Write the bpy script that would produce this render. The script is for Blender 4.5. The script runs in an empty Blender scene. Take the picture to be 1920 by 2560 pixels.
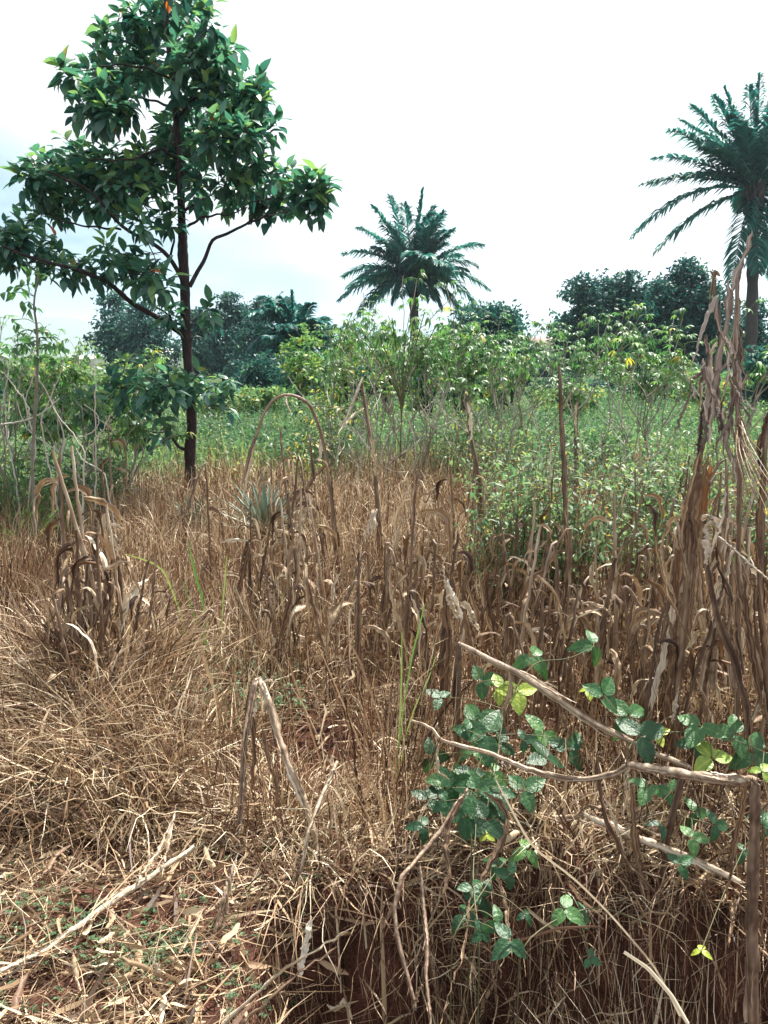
import bpy, math, numpy as np
from math import radians as R, sin, cos, pi

# ------------------------------------------------------------------ camera, sky, sun
scene = bpy.context.scene
CAMZ = 1.6; PITCH = R(11.5); FPX = 1922.0
cam_d = bpy.data.cameras.new('camera'); cam = bpy.data.objects.new('camera', cam_d)
scene.collection.objects.link(cam); scene.camera = cam
cam.location = (0, 0, CAMZ); cam.rotation_euler = (R(90) - PITCH, 0, 0)
cam_d.sensor_fit = 'VERTICAL'; cam_d.sensor_height = 24.0
cam_d.lens = 12.0 * FPX / 1280.0
cam_d.clip_start = 0.05; cam_d.clip_end = 12000

SUN_EL, SUN_AZ = R(58), R(32)        # azimuth measured from +Y towards +X (front right, back-lit)
sun_d = bpy.data.lights.new('sun', 'SUN'); sun = bpy.data.objects.new('sun', sun_d)
scene.collection.objects.link(sun)
sun_d.energy = 5.0; sun_d.angle = R(0.53); sun_d.color = (1.0, 0.95, 0.87)
sun.rotation_euler = (R(90) - SUN_EL, 0, pi - SUN_AZ)

world = bpy.data.worlds.new('World'); scene.world = world; world.use_nodes = True
wt = world.node_tree; wn = wt.nodes; wl = wt.links
bg = wn['Background']
def wnode(t, **k):
    n = wn.new(t)
    for a, b in k.items(): setattr(n, a, b)
    return n
sky = wnode('ShaderNodeTexSky', sky_type='NISHITA', sun_disc=False, sun_elevation=SUN_EL, sun_rotation=SUN_AZ)
tc = wnode('ShaderNodeTexCoord')
sep = wnode('ShaderNodeSeparateXYZ'); wl.new(tc.outputs['Generated'], sep.inputs[0])
def wmath(op, a, b=None, clamp=False):
    n = wnode('ShaderNodeMath', operation=op, use_clamp=clamp)
    for i, v in enumerate((a, b)):
        if v is None: continue
        if hasattr(v, 'is_linked'): wl.new(v, n.inputs[i])
        else: n.inputs[i].default_value = v
    return n.outputs[0]
nmap = wnode('ShaderNodeMapping'); nmap.inputs['Scale'].default_value = (2.2, 2.2, 7.5)
wl.new(tc.outputs['Generated'], nmap.inputs[0])
noi = wnode('ShaderNodeTexNoise'); noi.inputs['Scale'].default_value = 1.6; noi.inputs['Detail'].default_value = 5
wl.new(nmap.outputs[0], noi.inputs['Vector'])
# thin cloud everywhere (bright), a blue-grey bank low in the left half
hgt = wmath('ADD', sep.outputs[2], wmath('MULTIPLY', wmath('SUBTRACT', noi.outputs[0], 0.5), 0.16))
hgt2 = wmath('ADD', hgt, wmath('MULTIPLY', sep.outputs[0], 0.3))
mr = wnode('ShaderNodeMapRange', interpolation_type='SMOOTHSTEP')
mr.inputs[1].default_value = 0.14; mr.inputs[2].default_value = 0.05; mr.inputs[3].default_value = 0; mr.inputs[4].default_value = 1
wl.new(hgt2, mr.inputs[0])
tn = wnode('ShaderNodeTexNoise'); tn.inputs['Scale'].default_value = 3.6; tn.inputs['Detail'].default_value = 6
wl.new(nmap.outputs[0], tn.inputs['Vector'])
bk = wnode('ShaderNodeMix', data_type='RGBA')
wl.new(wmath('MULTIPLY', wmath('SUBTRACT', tn.outputs[0], 0.36), 3.4, True), bk.inputs[0])
bk.inputs[6].default_value = (1.9, 3.5, 4.4, 1); bk.inputs[7].default_value = (4.0, 5.6, 6.3, 1)
mx = wnode('ShaderNodeMix', data_type='RGBA')
wl.new(mr.outputs[0], mx.inputs[0]); mx.inputs[6].default_value = (7.9, 8.2, 8.4, 1)
wl.new(bk.outputs[2], mx.inputs[7])
mx2 = wnode('ShaderNodeMix', data_type='RGBA'); mx2.inputs[0].default_value = 0.93
wl.new(sky.outputs[0], mx2.inputs[6]); wl.new(mx.outputs[2], mx2.inputs[7])
wl.new(mx2.outputs[2], bg.inputs[0]); bg.inputs[1].default_value = 0.05

vs = scene.view_settings
vs.view_transform = 'Standard'; vs.look = 'None'; vs.exposure = 1.55; vs.gamma = 1.0; vs.use_curve_mapping = False
scene.cycles.max_bounces = 6; scene.cycles.transparent_max_bounces = 4
scene.cycles.diffuse_bounces = 4; scene.cycles.transmission_bounces = 4

# ------------------------------------------------------------------ helpers
rng = np.random.default_rng(11)
U = rng.uniform; N_ = rng.normal
FW = np.array([0, cos(PITCH), -sin(PITCH)]); UP = np.array([0, sin(PITCH), cos(PITCH)]); RT = np.array([1., 0, 0])
CAMP = np.array([0, 0, CAMZ])
def ray(px, py):
    return RT * ((px - 960) / FPX) + UP * ((1280 - py) / FPX) + FW
def P(px, py, Y):
    d = ray(px, py); return CAMP + d * (Y / d[1])
def sm(x, a, b):
    t = np.clip((np.asarray(x, float) - a) / (b - a), 0, 1); return t * t * (3 - 2 * t)
BUMPS = []    # (x, y, height, radius)
def H(x, y):
    x = np.asarray(x, float); y = np.asarray(y, float)
    h = 0.03 * np.sin(3.1 * x + .4) * np.sin(2.3 * y + 1) + 0.015 * np.sin(7 * x + y) * np.cos(6.3 * y)
    h = h * sm(y, 60, 15)
    h = h - 0.6 * sm(x, -0.40, -0.2) * sm(y, 2.13 + .05 * np.sin(5 * x), 1.96 + .05 * np.sin(5 * x)) * sm(y, 0, .8)  # steep bank added at bottom right so its near face falls in shade
    for bx, by, bh, br in BUMPS: h = h + bh * np.exp(-((x - bx) ** 2 + (y - by) ** 2) / br ** 2)
    return h
def G(px, py):
    d = ray(px, py); s = -CAMZ / d[2]; p = CAMP + d * s
    for _ in range(6):
        z = float(H(p[0], p[1])); s = (z - CAMZ) / d[2]; p = CAMP + d * s
    return p
def base_of(px, Y):
    x = (px - 960) / FPX * Y * 1.02; return np.array([x, Y, float(H(x, Y))])
for px, py, bh, br in ((200, 1800, .2, .38), (300, 2090, -.12, .2), (800, 1905, -.1, .22), (1350, 2180, .12, .22), (420, 1750, .07, .3)):
    d = ray(px, py); p = CAMP + d * (-CAMZ / d[2]); BUMPS.append((p[0], p[1], bh, br))

class MB:
    def __init__(s): s.v = []; s.q = []; s.t = []; s.n = 0
    def add(s, V, Q, T):
        V = np.asarray(V, float).reshape(-1, 3); Q = np.asarray(Q, int)
        T = np.broadcast_to(np.asarray(T, float), (len(V),))
        s.v.append(V); s.q.append(Q + s.n); s.t.append(T); s.n += len(V)
    def mesh(s, name, mat, off=(0, 0, 0), smooth=True):
        V = np.concatenate(s.v) - np.asarray(off); Q = np.concatenate([q.reshape(-1, 4) for q in s.q]); T = np.concatenate(s.t)
        me = bpy.data.meshes.new(name)
        me.vertices.add(len(V)); me.vertices.foreach_set('co', V.astype(np.float32).ravel())
        me.loops.add(Q.size); me.loops.foreach_set('vertex_index', Q.astype(np.int32).ravel())
        me.polygons.add(len(Q)); me.polygons.foreach_set('loop_start', np.arange(0, Q.size, 4, dtype=np.int32))
        me.update(calc_edges=True)
        if smooth: me.polygons.foreach_set('use_smooth', np.ones(len(Q), dtype=bool))
        a = me.attributes.new('tint', 'FLOAT', 'POINT'); a.data.foreach_set('value', T.astype(np.float32))
        me.materials.append(mat); me.update(); return me

def norm(a): return a / (np.linalg.norm(a, axis=-1, keepdims=True) + 1e-9)
def resample(path, K):
    path = np.asarray(path, float); d = np.r_[0, np.cumsum(np.linalg.norm(np.diff(path, axis=0), axis=1))]
    t = np.linspace(0, d[-1], K)
    return np.stack([np.interp(t, d, path[:, i]) for i in range(path.shape[1])], 1)
def smoothpath(path, K, it=2):
    p = resample(path, K)
    for _ in range(it): p[1:-1] = (p[:-2] + 2 * p[1:-1] + p[2:]) / 4
    return p
def frames(Pt, ref=None):
    t = norm(np.gradient(Pt, axis=1))
    if ref is None:
        m = np.abs(norm(Pt[:, -1] - Pt[:, 0])[:, 2]) > .75
        ref = np.where(m[:, None], np.array([.9, .43, 0]), np.array([0.05, 0.1, 1.]))
    ref = np.broadcast_to(np.asarray(ref, float), (len(Pt), 3))[:, None, :]
    n1 = norm(np.cross(t, np.broadcast_to(ref, t.shape))); n2 = norm(np.cross(t, n1))
    return t, n1, n2
def tubes(mb, Pt, Rd, S=5, tint=.5, ref=None, streak=0.):
    Pt = np.asarray(Pt, float)
    if Pt.ndim == 2: Pt = Pt[None]
    Rd = np.broadcast_to(np.asarray(Rd, float), Pt.shape[:2]); N, K = Pt.shape[:2]
    t, n1, n2 = frames(Pt, ref)
    a = np.linspace(0, 2 * pi, S, endpoint=False)
    ring = n1[:, :, None] * np.cos(a)[None, None, :, None] + n2[:, :, None] * np.sin(a)[None, None, :, None]
    V = Pt[:, :, None] + ring * Rd[:, :, None, None]
    i = np.arange(N)[:, None, None] * K * S; k = np.arange(K - 1)[None, :, None] * S; s = np.arange(S)[None, None]; s2 = (s + 1) % S
    Q = np.stack([i + k + s, i + k + s2, i + k + S + s2, i + k + S + s], -1).reshape(-1, 4)
    T = np.broadcast_to(np.asarray(tint, float).reshape(-1, 1) if np.ndim(tint) < 2 else tint, (N, K))
    TV_ = np.repeat(T.reshape(-1), S).astype(float)
    if streak: TV_ = np.clip(TV_ + np.tile(N_(0, streak, S), N * K) + N_(0, streak * .5, len(TV_)), 0, 1)
    mb.add(V, Q, TV_)
    # end caps
    V2 = V.reshape(N, K, S, 3)
    if S in (4, 5, 6, 8):
        for e in (0, K - 1):
            c = Pt[:, e]; ring_ = V2[:, e]
            W = np.concatenate([ring_, c[:, None]], 1); b = np.arange(N)[:, None] * (S + 1)
            s_ = np.arange(0, S, 2)[None]
            Qc = np.stack(np.broadcast_arrays(b + s_, b + (s_ + 1) % S, b + (s_ + 2) % S, b + S), -1).reshape(-1, 4)
            if S == 5: Qc = Qc[(Qc[:, 0] != Qc[:, 2])]
            mb.add(W, Qc, np.repeat(T[:, e], S + 1))
def ribbons(mb, Pt, W, phi=0., tint=.5, cup=0., ref=None):
    Pt = np.asarray(Pt, float)
    if Pt.ndim == 2: Pt = Pt[None]
    N, K = Pt.shape[:2]; W = np.broadcast_to(np.asarray(W, float), (N, K)); phi = np.broadcast_to(np.asarray(phi, float), (N, K))
    t, n1, n2 = frames(Pt, ref)
    sd = n1 * np.cos(phi)[..., None] + n2 * np.sin(phi)[..., None]; nm = np.cross(t, sd)
    w = W[..., None] * .5
    if cup:
        cols = [Pt - sd * w, Pt - sd * w * .5 + nm * w * cup * .8, Pt + nm * w * cup * 1.1 , Pt + sd * w * .5 + nm * w * cup * .7, Pt + sd * w]
    else: cols = [Pt - sd * w, Pt + sd * w]
    C = len(cols); V = np.stack(cols, 2)
    i = np.arange(N)[:, None, None] * K * C; k = np.arange(K - 1)[None, :, None] * C; s = np.arange(C - 1)[None, None]
    Q = np.stack([i + k + s, i + k + s + 1, i + k + C + s + 1, i + k + C + s], -1).reshape(-1, 4)
    T = np.asarray(tint, float)
    if T.ndim < 2: T = np.broadcast_to(T.reshape(-1, 1), (N, K))
    mb.add(V, Q, np.repeat(T.reshape(-1), C))
def husk(mb, Pt, W, phi, tint, cup=.5, ref=None, C=7, fray=.22):
    Pt = np.asarray(Pt, float)
    if Pt.ndim == 2: Pt = Pt[None]
    N, K = Pt.shape[:2]; W = np.broadcast_to(np.asarray(W, float), (N, K)); phi = np.broadcast_to(np.asarray(phi, float), (N, K))
    t, n1, n2 = frames(Pt, ref); sd = n1 * np.cos(phi)[..., None] + n2 * np.sin(phi)[..., None]; nm = np.cross(t, sd)
    u = np.linspace(-1, 1, C); k = np.arange(K)
    V = []; TT = []
    for c in range(C):
        off = u[c] * .5 * (1 + N_(0, fray * abs(u[c]), K) + .25 * np.sin(k * .7 + c))
        zz = cup * (.5 - abs(u[c])) * .8 + .22 * np.sin(c * 2.4 + k * .35 + U(0, 1)) + N_(0, .05, K)
        V.append(Pt + sd * (W * off[None])[..., None] + nm * (W * zz[None] * .5)[..., None]); TT.append(np.broadcast_to(np.asarray(tint, float), (N, K)) + .2 * np.sin(c * 2.1 + U(0, 6)) + N_(0, .06, (1, K)))
    V = np.stack(V, 2); TT = np.stack(TT, 2)
    i = np.arange(N)[:, None, None] * K * C; kk = np.arange(K - 1)[None, :, None] * C; s = np.arange(C - 1)[None, None]
    mb.add(V, np.stack([i + kk + s, i + kk + s + 1, i + kk + C + s + 1, i + kk + C + s], -1).reshape(-1, 4), np.clip(TT, 0, 1).reshape(-1))
def inst(mb, tmpl, pos, d, roll=0., s=1., tint=.5, upv=(0, 0, 1)):
    TV, TQ = tmpl[:2]; TO = tmpl[2] if len(tmpl) > 2 else None; pos = np.atleast_2d(pos); d = norm(np.atleast_2d(d).astype(float)); N = len(pos)
    y = norm(np.cross(np.broadcast_to(np.asarray(upv, float), d.shape) + 1e-4, d)); z = np.cross(d, y)
    c = np.cos(np.broadcast_to(roll, (N,)))[:, None]; sn = np.sin(np.broadcast_to(roll, (N,)))[:, None]
    y2 = y * c + z * sn; z2 = z * c - y * sn
    M = np.stack([d, y2, z2], 1)
    V = np.einsum('vj,njk->nvk', TV, M) * np.broadcast_to(s, (N,))[:, None, None] + pos[:, None]
    Q = TQ[None] + np.arange(N)[:, None, None] * len(TV)
    TT = np.repeat(np.broadcast_to(tint, (N,)), len(TV))
    if TO is not None: TT = np.clip(TT + np.tile(TO, N), 0, 1)
    mb.add(V, Q.reshape(-1, 4), TT)
def leaf_t(wid=.38, droop=.25, fold=.25, nx=5, ny=3, pw=.85, ripple=0., x0=0., twist=0.):
    x = np.linspace(0, 1, nx); w = wid * np.sin(pi * np.clip(x, 0.015, .985) ** pw) ** .8 * .5
    s = np.linspace(-1, 1, ny)
    X, S = np.meshgrid(x, s, indexing='ij'); Y = S * w[:, None]
    Z = np.abs(Y) * fold - droop * X ** 2 + ripple * np.sin(X * 22) * np.abs(S) * .5 + twist * X * Y
    V = np.stack([x0 + X * (1 - droop * .25), Y, Z], -1).reshape(-1, 3)
    i, j = np.meshgrid(np.arange(nx - 1), np.arange(ny - 1), indexing='ij'); a = i * ny + j
    return V, np.stack([a, a + ny, a + ny + 1, a + 1], -1).reshape(-1, 4)
def merge(ts):
    V = []; Q = []; n = 0
    for v, q in ts: V.append(v); Q.append(q + n); n += len(v)
    return np.concatenate(V), np.concatenate(Q)
def rotz(t, a, s=1., tilt=0.):
    v, q = t; v = v * s; c, s_ = cos(tilt), sin(tilt)
    v = np.stack([v[:, 0] * c - v[:, 2] * s_, v[:, 1], v[:, 0] * s_ + v[:, 2] * c], 1)
    c, s_ = cos(a), sin(a)
    return np.stack([v[:, 0] * c - v[:, 1] * s_, v[:, 0] * s_ + v[:, 1] * c, v[:, 2]], 1), q
def shift(t, d): return t[0] + np.asarray(d), t[1]

def tmix(n, lo=.24, hi=.74, f=.45, sd=.12, add=0.):
    return np.clip(np.where(U(size=n) < f, N_(lo, sd, n), N_(hi, sd, n)) + add, .0, 1)
# ---- objects
coll = scene.collection; BASE = {}
def thing(name, label, cat, loc=(0, 0, 0), group=None):
    o = bpy.data.objects.new(name, None); coll.objects.link(o); o.empty_display_size = .1
    o.location = [float(c) for c in loc]; o['label'] = label; o['category'] = cat
    if group: o['group'] = group
    BASE[o.name] = np.array(loc, float); return o
def part(mb, name, mat, parent, smooth=True, label=None):
    b = BASE[parent.name]
    o = bpy.data.objects.new(name, mb.mesh(name, mat, b, smooth)); coll.objects.link(o); o.parent = parent
    BASE[o.name] = b
    if label: o['label'] = label
    return o
def solo(mb, name, mat, loc=(0, 0, 0), label=None, cat=None, group=None, kind=None, smooth=True):
    o = bpy.data.objects.new(name, mb.mesh(name, mat, loc, smooth)); coll.objects.link(o); o.location = [float(c) for c in loc]
    if label: o['label'] = label
    if cat: o['category'] = cat
    if group: o['group'] = group
    if kind: o['kind'] = kind
    BASE[o.name] = np.array(loc, float); return o
def dup(root, loc, rz=0., sc=1., label=None, tilt=(0, 0)):
    def cp(o, par):
        c = o.copy(); coll.objects.link(c)
        if par is not None: c.parent = par
        for ch in list(o.children): cp(ch, c)
        return c
    r = cp(root, None); r.location = [float(c) for c in loc]; r.rotation_euler = (tilt[0], tilt[1], rz); r.scale = (sc,) * 3
    if label: r['label'] = label
    return r

# ---- materials
def hexc(c): return tuple(c) + (1,)
def mat(name, stops, trans=0., rough=.6, spec=.35, nscale=0., namt=.25, bump=0., bscale=60., stretch=None, tboost=1.3):
    m = bpy.data.materials.new(name); m.use_nodes = True; nt = m.node_tree; n = nt.nodes; l = nt.links
    pb = n['Principled BSDF']; out = n['Material Output']
    at = n.new('ShaderNodeAttribute'); at.attribute_name = 'tint'
    fac = at.outputs['Fac']
    if nscale:
        co = n.new('ShaderNodeTexCoord'); vec = co.outputs['Object']
        if stretch:
            mp = n.new('ShaderNodeMapping'); mp.inputs['Scale'].default_value = stretch; l.new(vec, mp.inputs[0]); vec = mp.outputs[0]
        no = n.new('ShaderNodeTexNoise'); no.inputs['Scale'].default_value = nscale; no.inputs['Detail'].default_value = 4
        l.new(vec, no.inputs['Vector'])
        a = n.new('ShaderNodeMath'); a.operation = 'MULTIPLY_ADD'; l.new(no.outputs[0], a.inputs[0]); a.inputs[1].default_value = namt * 2; 
        b = n.new('ShaderNodeMath'); b.operation = 'SUBTRACT'; l.new(fac, b.inputs[0]); b.inputs[1].default_value = namt
        l.new(b.outputs[0], a.inputs[2]); fac = a.outputs[0]
    cr = n.new('ShaderNodeValToRGB'); l.new(fac, cr.inputs[0]); e = cr.color_ramp.elements
    e[0].position = stops[0][0]; e[0].color = hexc(stops[0][1]); e[1].position = stops[-1][0]; e[1].color = hexc(stops[-1][1])
    for p_, c_ in stops[1:-1]:
        x = e.new(p_); x.color = hexc(c_)
    l.new(cr.outputs[0], pb.inputs['Base Color']); pb.inputs['Roughness'].default_value = rough
    pb.inputs['Specular IOR Level'].default_value = spec
    if bump:
        co = n.new('ShaderNodeTexCoord'); no = n.new('ShaderNodeTexNoise'); no.inputs['Scale'].default_value = bscale; no.inputs['Detail'].default_value = 5
        v = co.outputs['Object']
        if stretch:
            mp = n.new('ShaderNodeMapping'); mp.inputs['Scale'].default_value = stretch; l.new(v, mp.inputs[0]); v = mp.outputs[0]
        l.new(v, no.inputs['Vector'])
        bu = n.new('ShaderNodeBump'); bu.inputs['Strength'].default_value = bump; bu.inputs['Distance'].default_value = .01
        l.new(no.outputs[0], bu.inputs['Height']); l.new(bu.outputs[0], pb.inputs['Normal'])
    if trans:
        tr = n.new('ShaderNodeBsdfTranslucent'); hs = n.new('ShaderNodeHueSaturation')
        hs.inputs['Value'].default_value = tboost; hs.inputs['Saturation'].default_value = 1.15
        l.new(cr.outputs[0], hs.inputs['Color']); l.new(hs.outputs[0], tr.inputs[0])
        mi = n.new('ShaderNodeMixShader'); mi.inputs[0].default_value = trans
        l.new(pb.outputs[0], mi.inputs[1]); l.new(tr.outputs[0], mi.inputs[2]); l.new(mi.outputs[0], out.inputs[0])
    return m
M = {}
M['dry'] = mat('dry_grass', [(0, (.018, .01, .006)), (.28, (.1, .047, .027)), (.5, (.27, .163, .095)), (.75, (.51, .39, .248)), (1, (.8, .7, .52))], trans=.14, rough=.55, spec=.4, nscale=9, namt=.12)
M['litter'] = mat('straw_litter', [(0, (.03, .018, .01)), (.3, (.13, .068, .038)), (.6, (.34, .23, .135)), (.85, (.54, .42, .27)), (1, (.66, .585, .44))], trans=.06, rough=.55, spec=.4, nscale=9, namt=.12)
M['maize'] = mat('dry_maize_leaf', [(0, (.025, .014, .01)), (.35, (.12, .07, .042)), (.6, (.28, .19, .115)), (.8, (.46, .36, .235)), (1, (.64, .57, .47))], trans=.1, rough=.65, spec=.3, nscale=26, namt=.2, bump=.7, bscale=60, stretch=(1, 1, .12))
M['stalk'] = mat('dry_maize_stalk', [(0, (.05, .03, .02)), (.35, (.14, .088, .06)), (.6, (.28, .2, .135)), (.8, (.42, .33, .235)), (1, (.6, .53, .42))], rough=.5, spec=.4, nscale=22, namt=.22, bump=.6, bscale=70, stretch=(1, 1, .15))
M['grey'] = mat('weathered_maize_leaf', [(0, (.04, .03, .026)), (.35, (.15, .115, .095)), (.6, (.29, .24, .205)), (.8, (.42, .37, .32)), (1, (.66, .61, .54))], trans=.12, rough=.65, spec=.3, nscale=30, namt=.2, bump=.7, bscale=80, stretch=(1, 1, .1))
M['orange'] = mat('orange_dry_stem', [(0, (.2, .09, .035)), (1, (.4, .2, .07))], trans=.2, rough=.5, nscale=20)
M['bark'] = mat('tree_bark', [(0, (.015, .011, .012)), (.5, (.045, .033, .034)), (.8, (.1, .08, .078)), (1, (.2, .18, .17))], rough=.9, spec=.15, nscale=24, namt=.5, bump=1, bscale=45, stretch=(1, 1, .5))
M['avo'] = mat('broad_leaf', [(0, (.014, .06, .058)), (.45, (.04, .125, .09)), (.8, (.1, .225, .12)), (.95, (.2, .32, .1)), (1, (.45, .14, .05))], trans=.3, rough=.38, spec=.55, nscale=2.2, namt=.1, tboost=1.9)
M['palm'] = mat('palm_leaflet', [(0, (.014, .075, .08)), (.6, (.036, .16, .14)), (1, (.12, .3, .2))], trans=.32, rough=.5, spec=.35, tboost=1.5)
M['palmtrunk'] = mat('palm_trunk', [(0, (.03, .025, .028)), (1, (.12, .1, .09))], rough=.9, nscale=3, bump=1, bscale=8)
M['mango'] = mat('dark_tree_leaf', [(0, (.01, .042, .05)), (.6, (.028, .1, .082)), (1, (.12, .25, .13))], trans=.28, rough=.55, spec=.25, tboost=1.5)
M['euca'] = mat('grey_green_leaf', [(0, (.014, .05, .058)), (.6, (.038, .115, .092)), (1, (.14, .26, .16))], trans=.28, rough=.6, spec=.25, tboost=1.4)
M['herb'] = mat('weed_leaf', [(0, (.024, .06, .036)), (.4, (.07, .145, .07)), (.75, (.15, .24, .1)), (.95, (.27, .33, .12)), (1, (.4, .34, .09))], trans=.42, rough=.5, spec=.4, tboost=1.6)
M['cass'] = mat('cassava_leaf', [(0, (.028, .075, .035)), (.5, (.075, .165, .06)), (.85, (.16, .27, .08)), (1, (.35, .32, .07))], trans=.42, rough=.45, spec=.45, tboost=1.7)
M['cstem'] = mat('pale_woody_stem', [(0, (.08, .07, .05)), (.5, (.26, .23, .19)), (1, (.52, .48, .42))], rough=.7, nscale=14, namt=.3)
M['vine'] = mat('vine_leaflet', [(0, (.01, .038, .015)), (.4, (.026, .088, .03)), (.7, (.08, .185, .05)), (1, (.35, .42, .05))], trans=.24, rough=.4, spec=.45, nscale=18, namt=.1, bump=.4, bscale=110, tboost=1.7)
M['vstem'] = mat('vine_stem', [(0, (.05, .06, .025)), (1, (.14, .13, .06))], rough=.6)
M['green'] = mat('green_grass_blade', [(0, (.04, .1, .025)), (.6, (.11, .2, .06)), (1, (.32, .34, .13))], trans=.4, rough=.45, tboost=1.6)
M['pine'] = mat('pineapple_leaf', [(0, (.05, .09, .07)), (.6, (.12, .18, .13)), (1, (.28, .28, .19))], trans=.1, rough=.45, spec=.5)
M['flower'] = mat('yellow_petal', [(0, (.75, .3, .01)), (1, (.9, .5, .03))], trans=.3, rough=.5)
M['roof'] = mat('sheet_roof', [(0, (.4, .41, .42)), (1, (.75, .75, .74))], rough=.4, nscale=1)
M['rust'] = mat('rusty_roof', [(0, (.24, .15, .12)), (1, (.32, .21, .17))], rough=.7, nscale=1)
M['wall'] = mat('plaster_wall', [(0, (.55, .52, .48)), (1, (.75, .72, .68))], rough=.8, nscale=1)
M['glass'] = mat('dark_window', [(0, (.02, .025, .03)), (1, (.03, .035, .04))], rough=.15)

def soil_mat():
    m = bpy.data.materials.new('ground_soil'); m.use_nodes = True; nt = m.node_tree; n = nt.nodes; l = nt.links; pb = n['Principled BSDF']
    co = n.new('ShaderNodeTexCoord'); no = n.new('ShaderNodeTexNoise'); no.inputs['Scale'].default_value = 9; no.inputs['Detail'].default_value = 9; no.inputs['Roughness'].default_value = .65
    l.new(co.outputs['Object'], no.inputs['Vector'])
    cr = n.new('ShaderNodeValToRGB'); l.new(no.outputs[0], cr.inputs[0]); e = cr.color_ramp.elements
    e[0].position = .3; e[0].color = (.022, .01, .008, 1); e[1].position = .78; e[1].color = (.19, .085, .06, 1); x = e.new(.52); x.color = (.085, .035, .025, 1)
    sp = n.new('ShaderNodeSeparateXYZ'); l.new(co.outputs['Object'], sp.inputs[0])
    mp = n.new('ShaderNodeMapRange'); l.new(sp.outputs[1], mp.inputs[0]); mp.inputs[1].default_value = 9; mp.inputs[2].default_value = 14
    mi = n.new('ShaderNodeMix'); mi.data_type = 'RGBA'; l.new(mp.outputs[0], mi.inputs[0]); l.new(cr.outputs[0], mi.inputs[6]); mi.inputs[7].default_value = (.05, .085, .03, 1)
    l.new(mi.outputs[2], pb.inputs['Base Color']); pb.inputs['Roughness'].default_value = .95; pb.inputs['Specular IOR Level'].default_value = .1
    n2 = n.new('ShaderNodeTexNoise'); n2.inputs['Scale'].default_value = 55; n2.inputs['Detail'].default_value = 8; l.new(co.outputs['Object'], n2.inputs['Vector'])
    bu = n.new('ShaderNodeBump'); bu.inputs['Strength'].default_value = 1; bu.inputs['Distance'].default_value = .035; l.new(n2.outputs[0], bu.inputs['Height']); l.new(bu.outputs[0], pb.inputs['Normal'])
    return m
M['soil'] = soil_mat()
M['hill'] = mat('hill_forest', [(0, (.05, .09, .06)), (1, (.12, .16, .09))], rough=.9, nscale=.01)

# ------------------------------------------------------------------ setting
def axis(lim, fine0, fine1, st, far, g=1.25):
    a = list(np.arange(fine0, fine1, st)); s = st; x = a[-1]
    while x < far: s *= g; x += s; a.append(x)
    s = st; x = a[0]; b = []
    while x > -lim: s *= g; x -= s; b.append(x)
    return np.array(b[::-1] + a)
xs = axis(2000, -2.5, 2.5, .035, 2000); ys = axis(100, .6, 6, .035, 2500)
X, Y = np.meshgrid(xs, ys, indexing='ij'); Z = H(X, Y)
near = (np.abs(X) < 4) & (Y < 8)
Z = Z + near * (.012 * np.sin(23 * X + 9 * np.sin(5 * Y)) * np.sin(19 * Y + 7 * np.sin(4 * X)) + rng.normal(0, .006, X.shape))
i, j = np.meshgrid(np.arange(len(xs) - 1), np.arange(len(ys) - 1), indexing='ij'); a = i * len(ys) + j
mb = MB(); mb.add(np.stack([X, Y, Z], -1), np.stack([a, a + len(ys), a + len(ys) + 1, a + 1], -1).reshape(-1, 4), .5)
solo(mb, 'ground', M['soil'], kind='structure')
# hills
mb = MB(); K = 120
for (Y0, hs, amp) in ((1500, 85, 1), (2200, 40, .7)):
    xx = np.linspace(-2100, 2100, K); prof = hs * np.exp(-((xx + 1150 if Y0 < 2000 else xx - 600) / 560) ** 2) + 22 + 10 * np.sin(xx / 170) + 6 * np.sin(xx / 61 + 1)
    rows = []
    for kk, f in enumerate((0, .35, .7, 1, .8, 0)):
        rows.append(np.stack([xx, np.full(K, Y0 + kk * 120.), prof * f - 1 + (rng.normal(0, 3, K) if 0 < kk < 5 else 0)], -1))
    V = np.stack(rows, 0); ii, jj = np.meshgrid(np.arange(5), np.arange(K - 1), indexing='ij'); a = ii * K + jj
    mb.add(V, np.stack([a, a + 1, a + K + 1, a + K], -1).reshape(-1, 4), .5)
solo(mb, 'hills', M['hill'], kind='structure')

# ------------------------------------------------------------------ houses far off
def box(mb, c, s, t=.5, rz=0.):
    v = np.array([[x, y, z] for x in (-.5, .5) for y in (-.5, .5) for z in (-.5, .5)]) * s
    cz, sz = cos(rz), sin(rz); v = np.stack([v[:, 0] * cz - v[:, 1] * sz, v[:, 0] * sz + v[:, 1] * cz, v[:, 2]], 1) + c
    mb.add(v, [[0, 1, 3, 2], [4, 6, 7, 5], [0, 4, 5, 1], [2, 3, 7, 6], [0, 2, 6, 4], [1, 5, 7, 3]], t)
def house(px, Y, w, h, rh, rmat, label):
    b = base_of(px, Y); b[2] = 0; t = thing('house', label, 'house', b)
    m = MB(); box(m, b + (0, 0, h / 2), (w, 6, h)); part(m, 'wall', M['wall'], t, False)
    m = MB(); v = np.array([[-w / 2 - .5, -3.6, h - .1], [w / 2 + .5, -3.6, h - .1], [w / 2 + .5, 0, h + rh], [-w / 2 - .5, 0, h + rh], [w / 2 + .5, 3.6, h - .1], [-w / 2 - .5, 3.6, h - .1]]) + b
    m.add(np.concatenate([v, v - (0, 0, .1)]), [[0, 1, 2, 3], [3, 2, 4, 5], [6, 9, 8, 7], [9, 11, 10, 8], [0, 6, 7, 1], [1, 7, 8, 2], [2, 8, 10, 4], [3, 9, 6, 0], [5, 11, 9, 3], [4, 10, 11, 5]], .7); part(m, 'roof', M[rmat], t, False)
    for k in range(3):
        m = MB(); box(m, b + (-w / 3 + k * w / 3, -3.0, h * .55), (1., .12, 1.1)); part(m, 'window', M['glass'], t, False)
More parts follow.
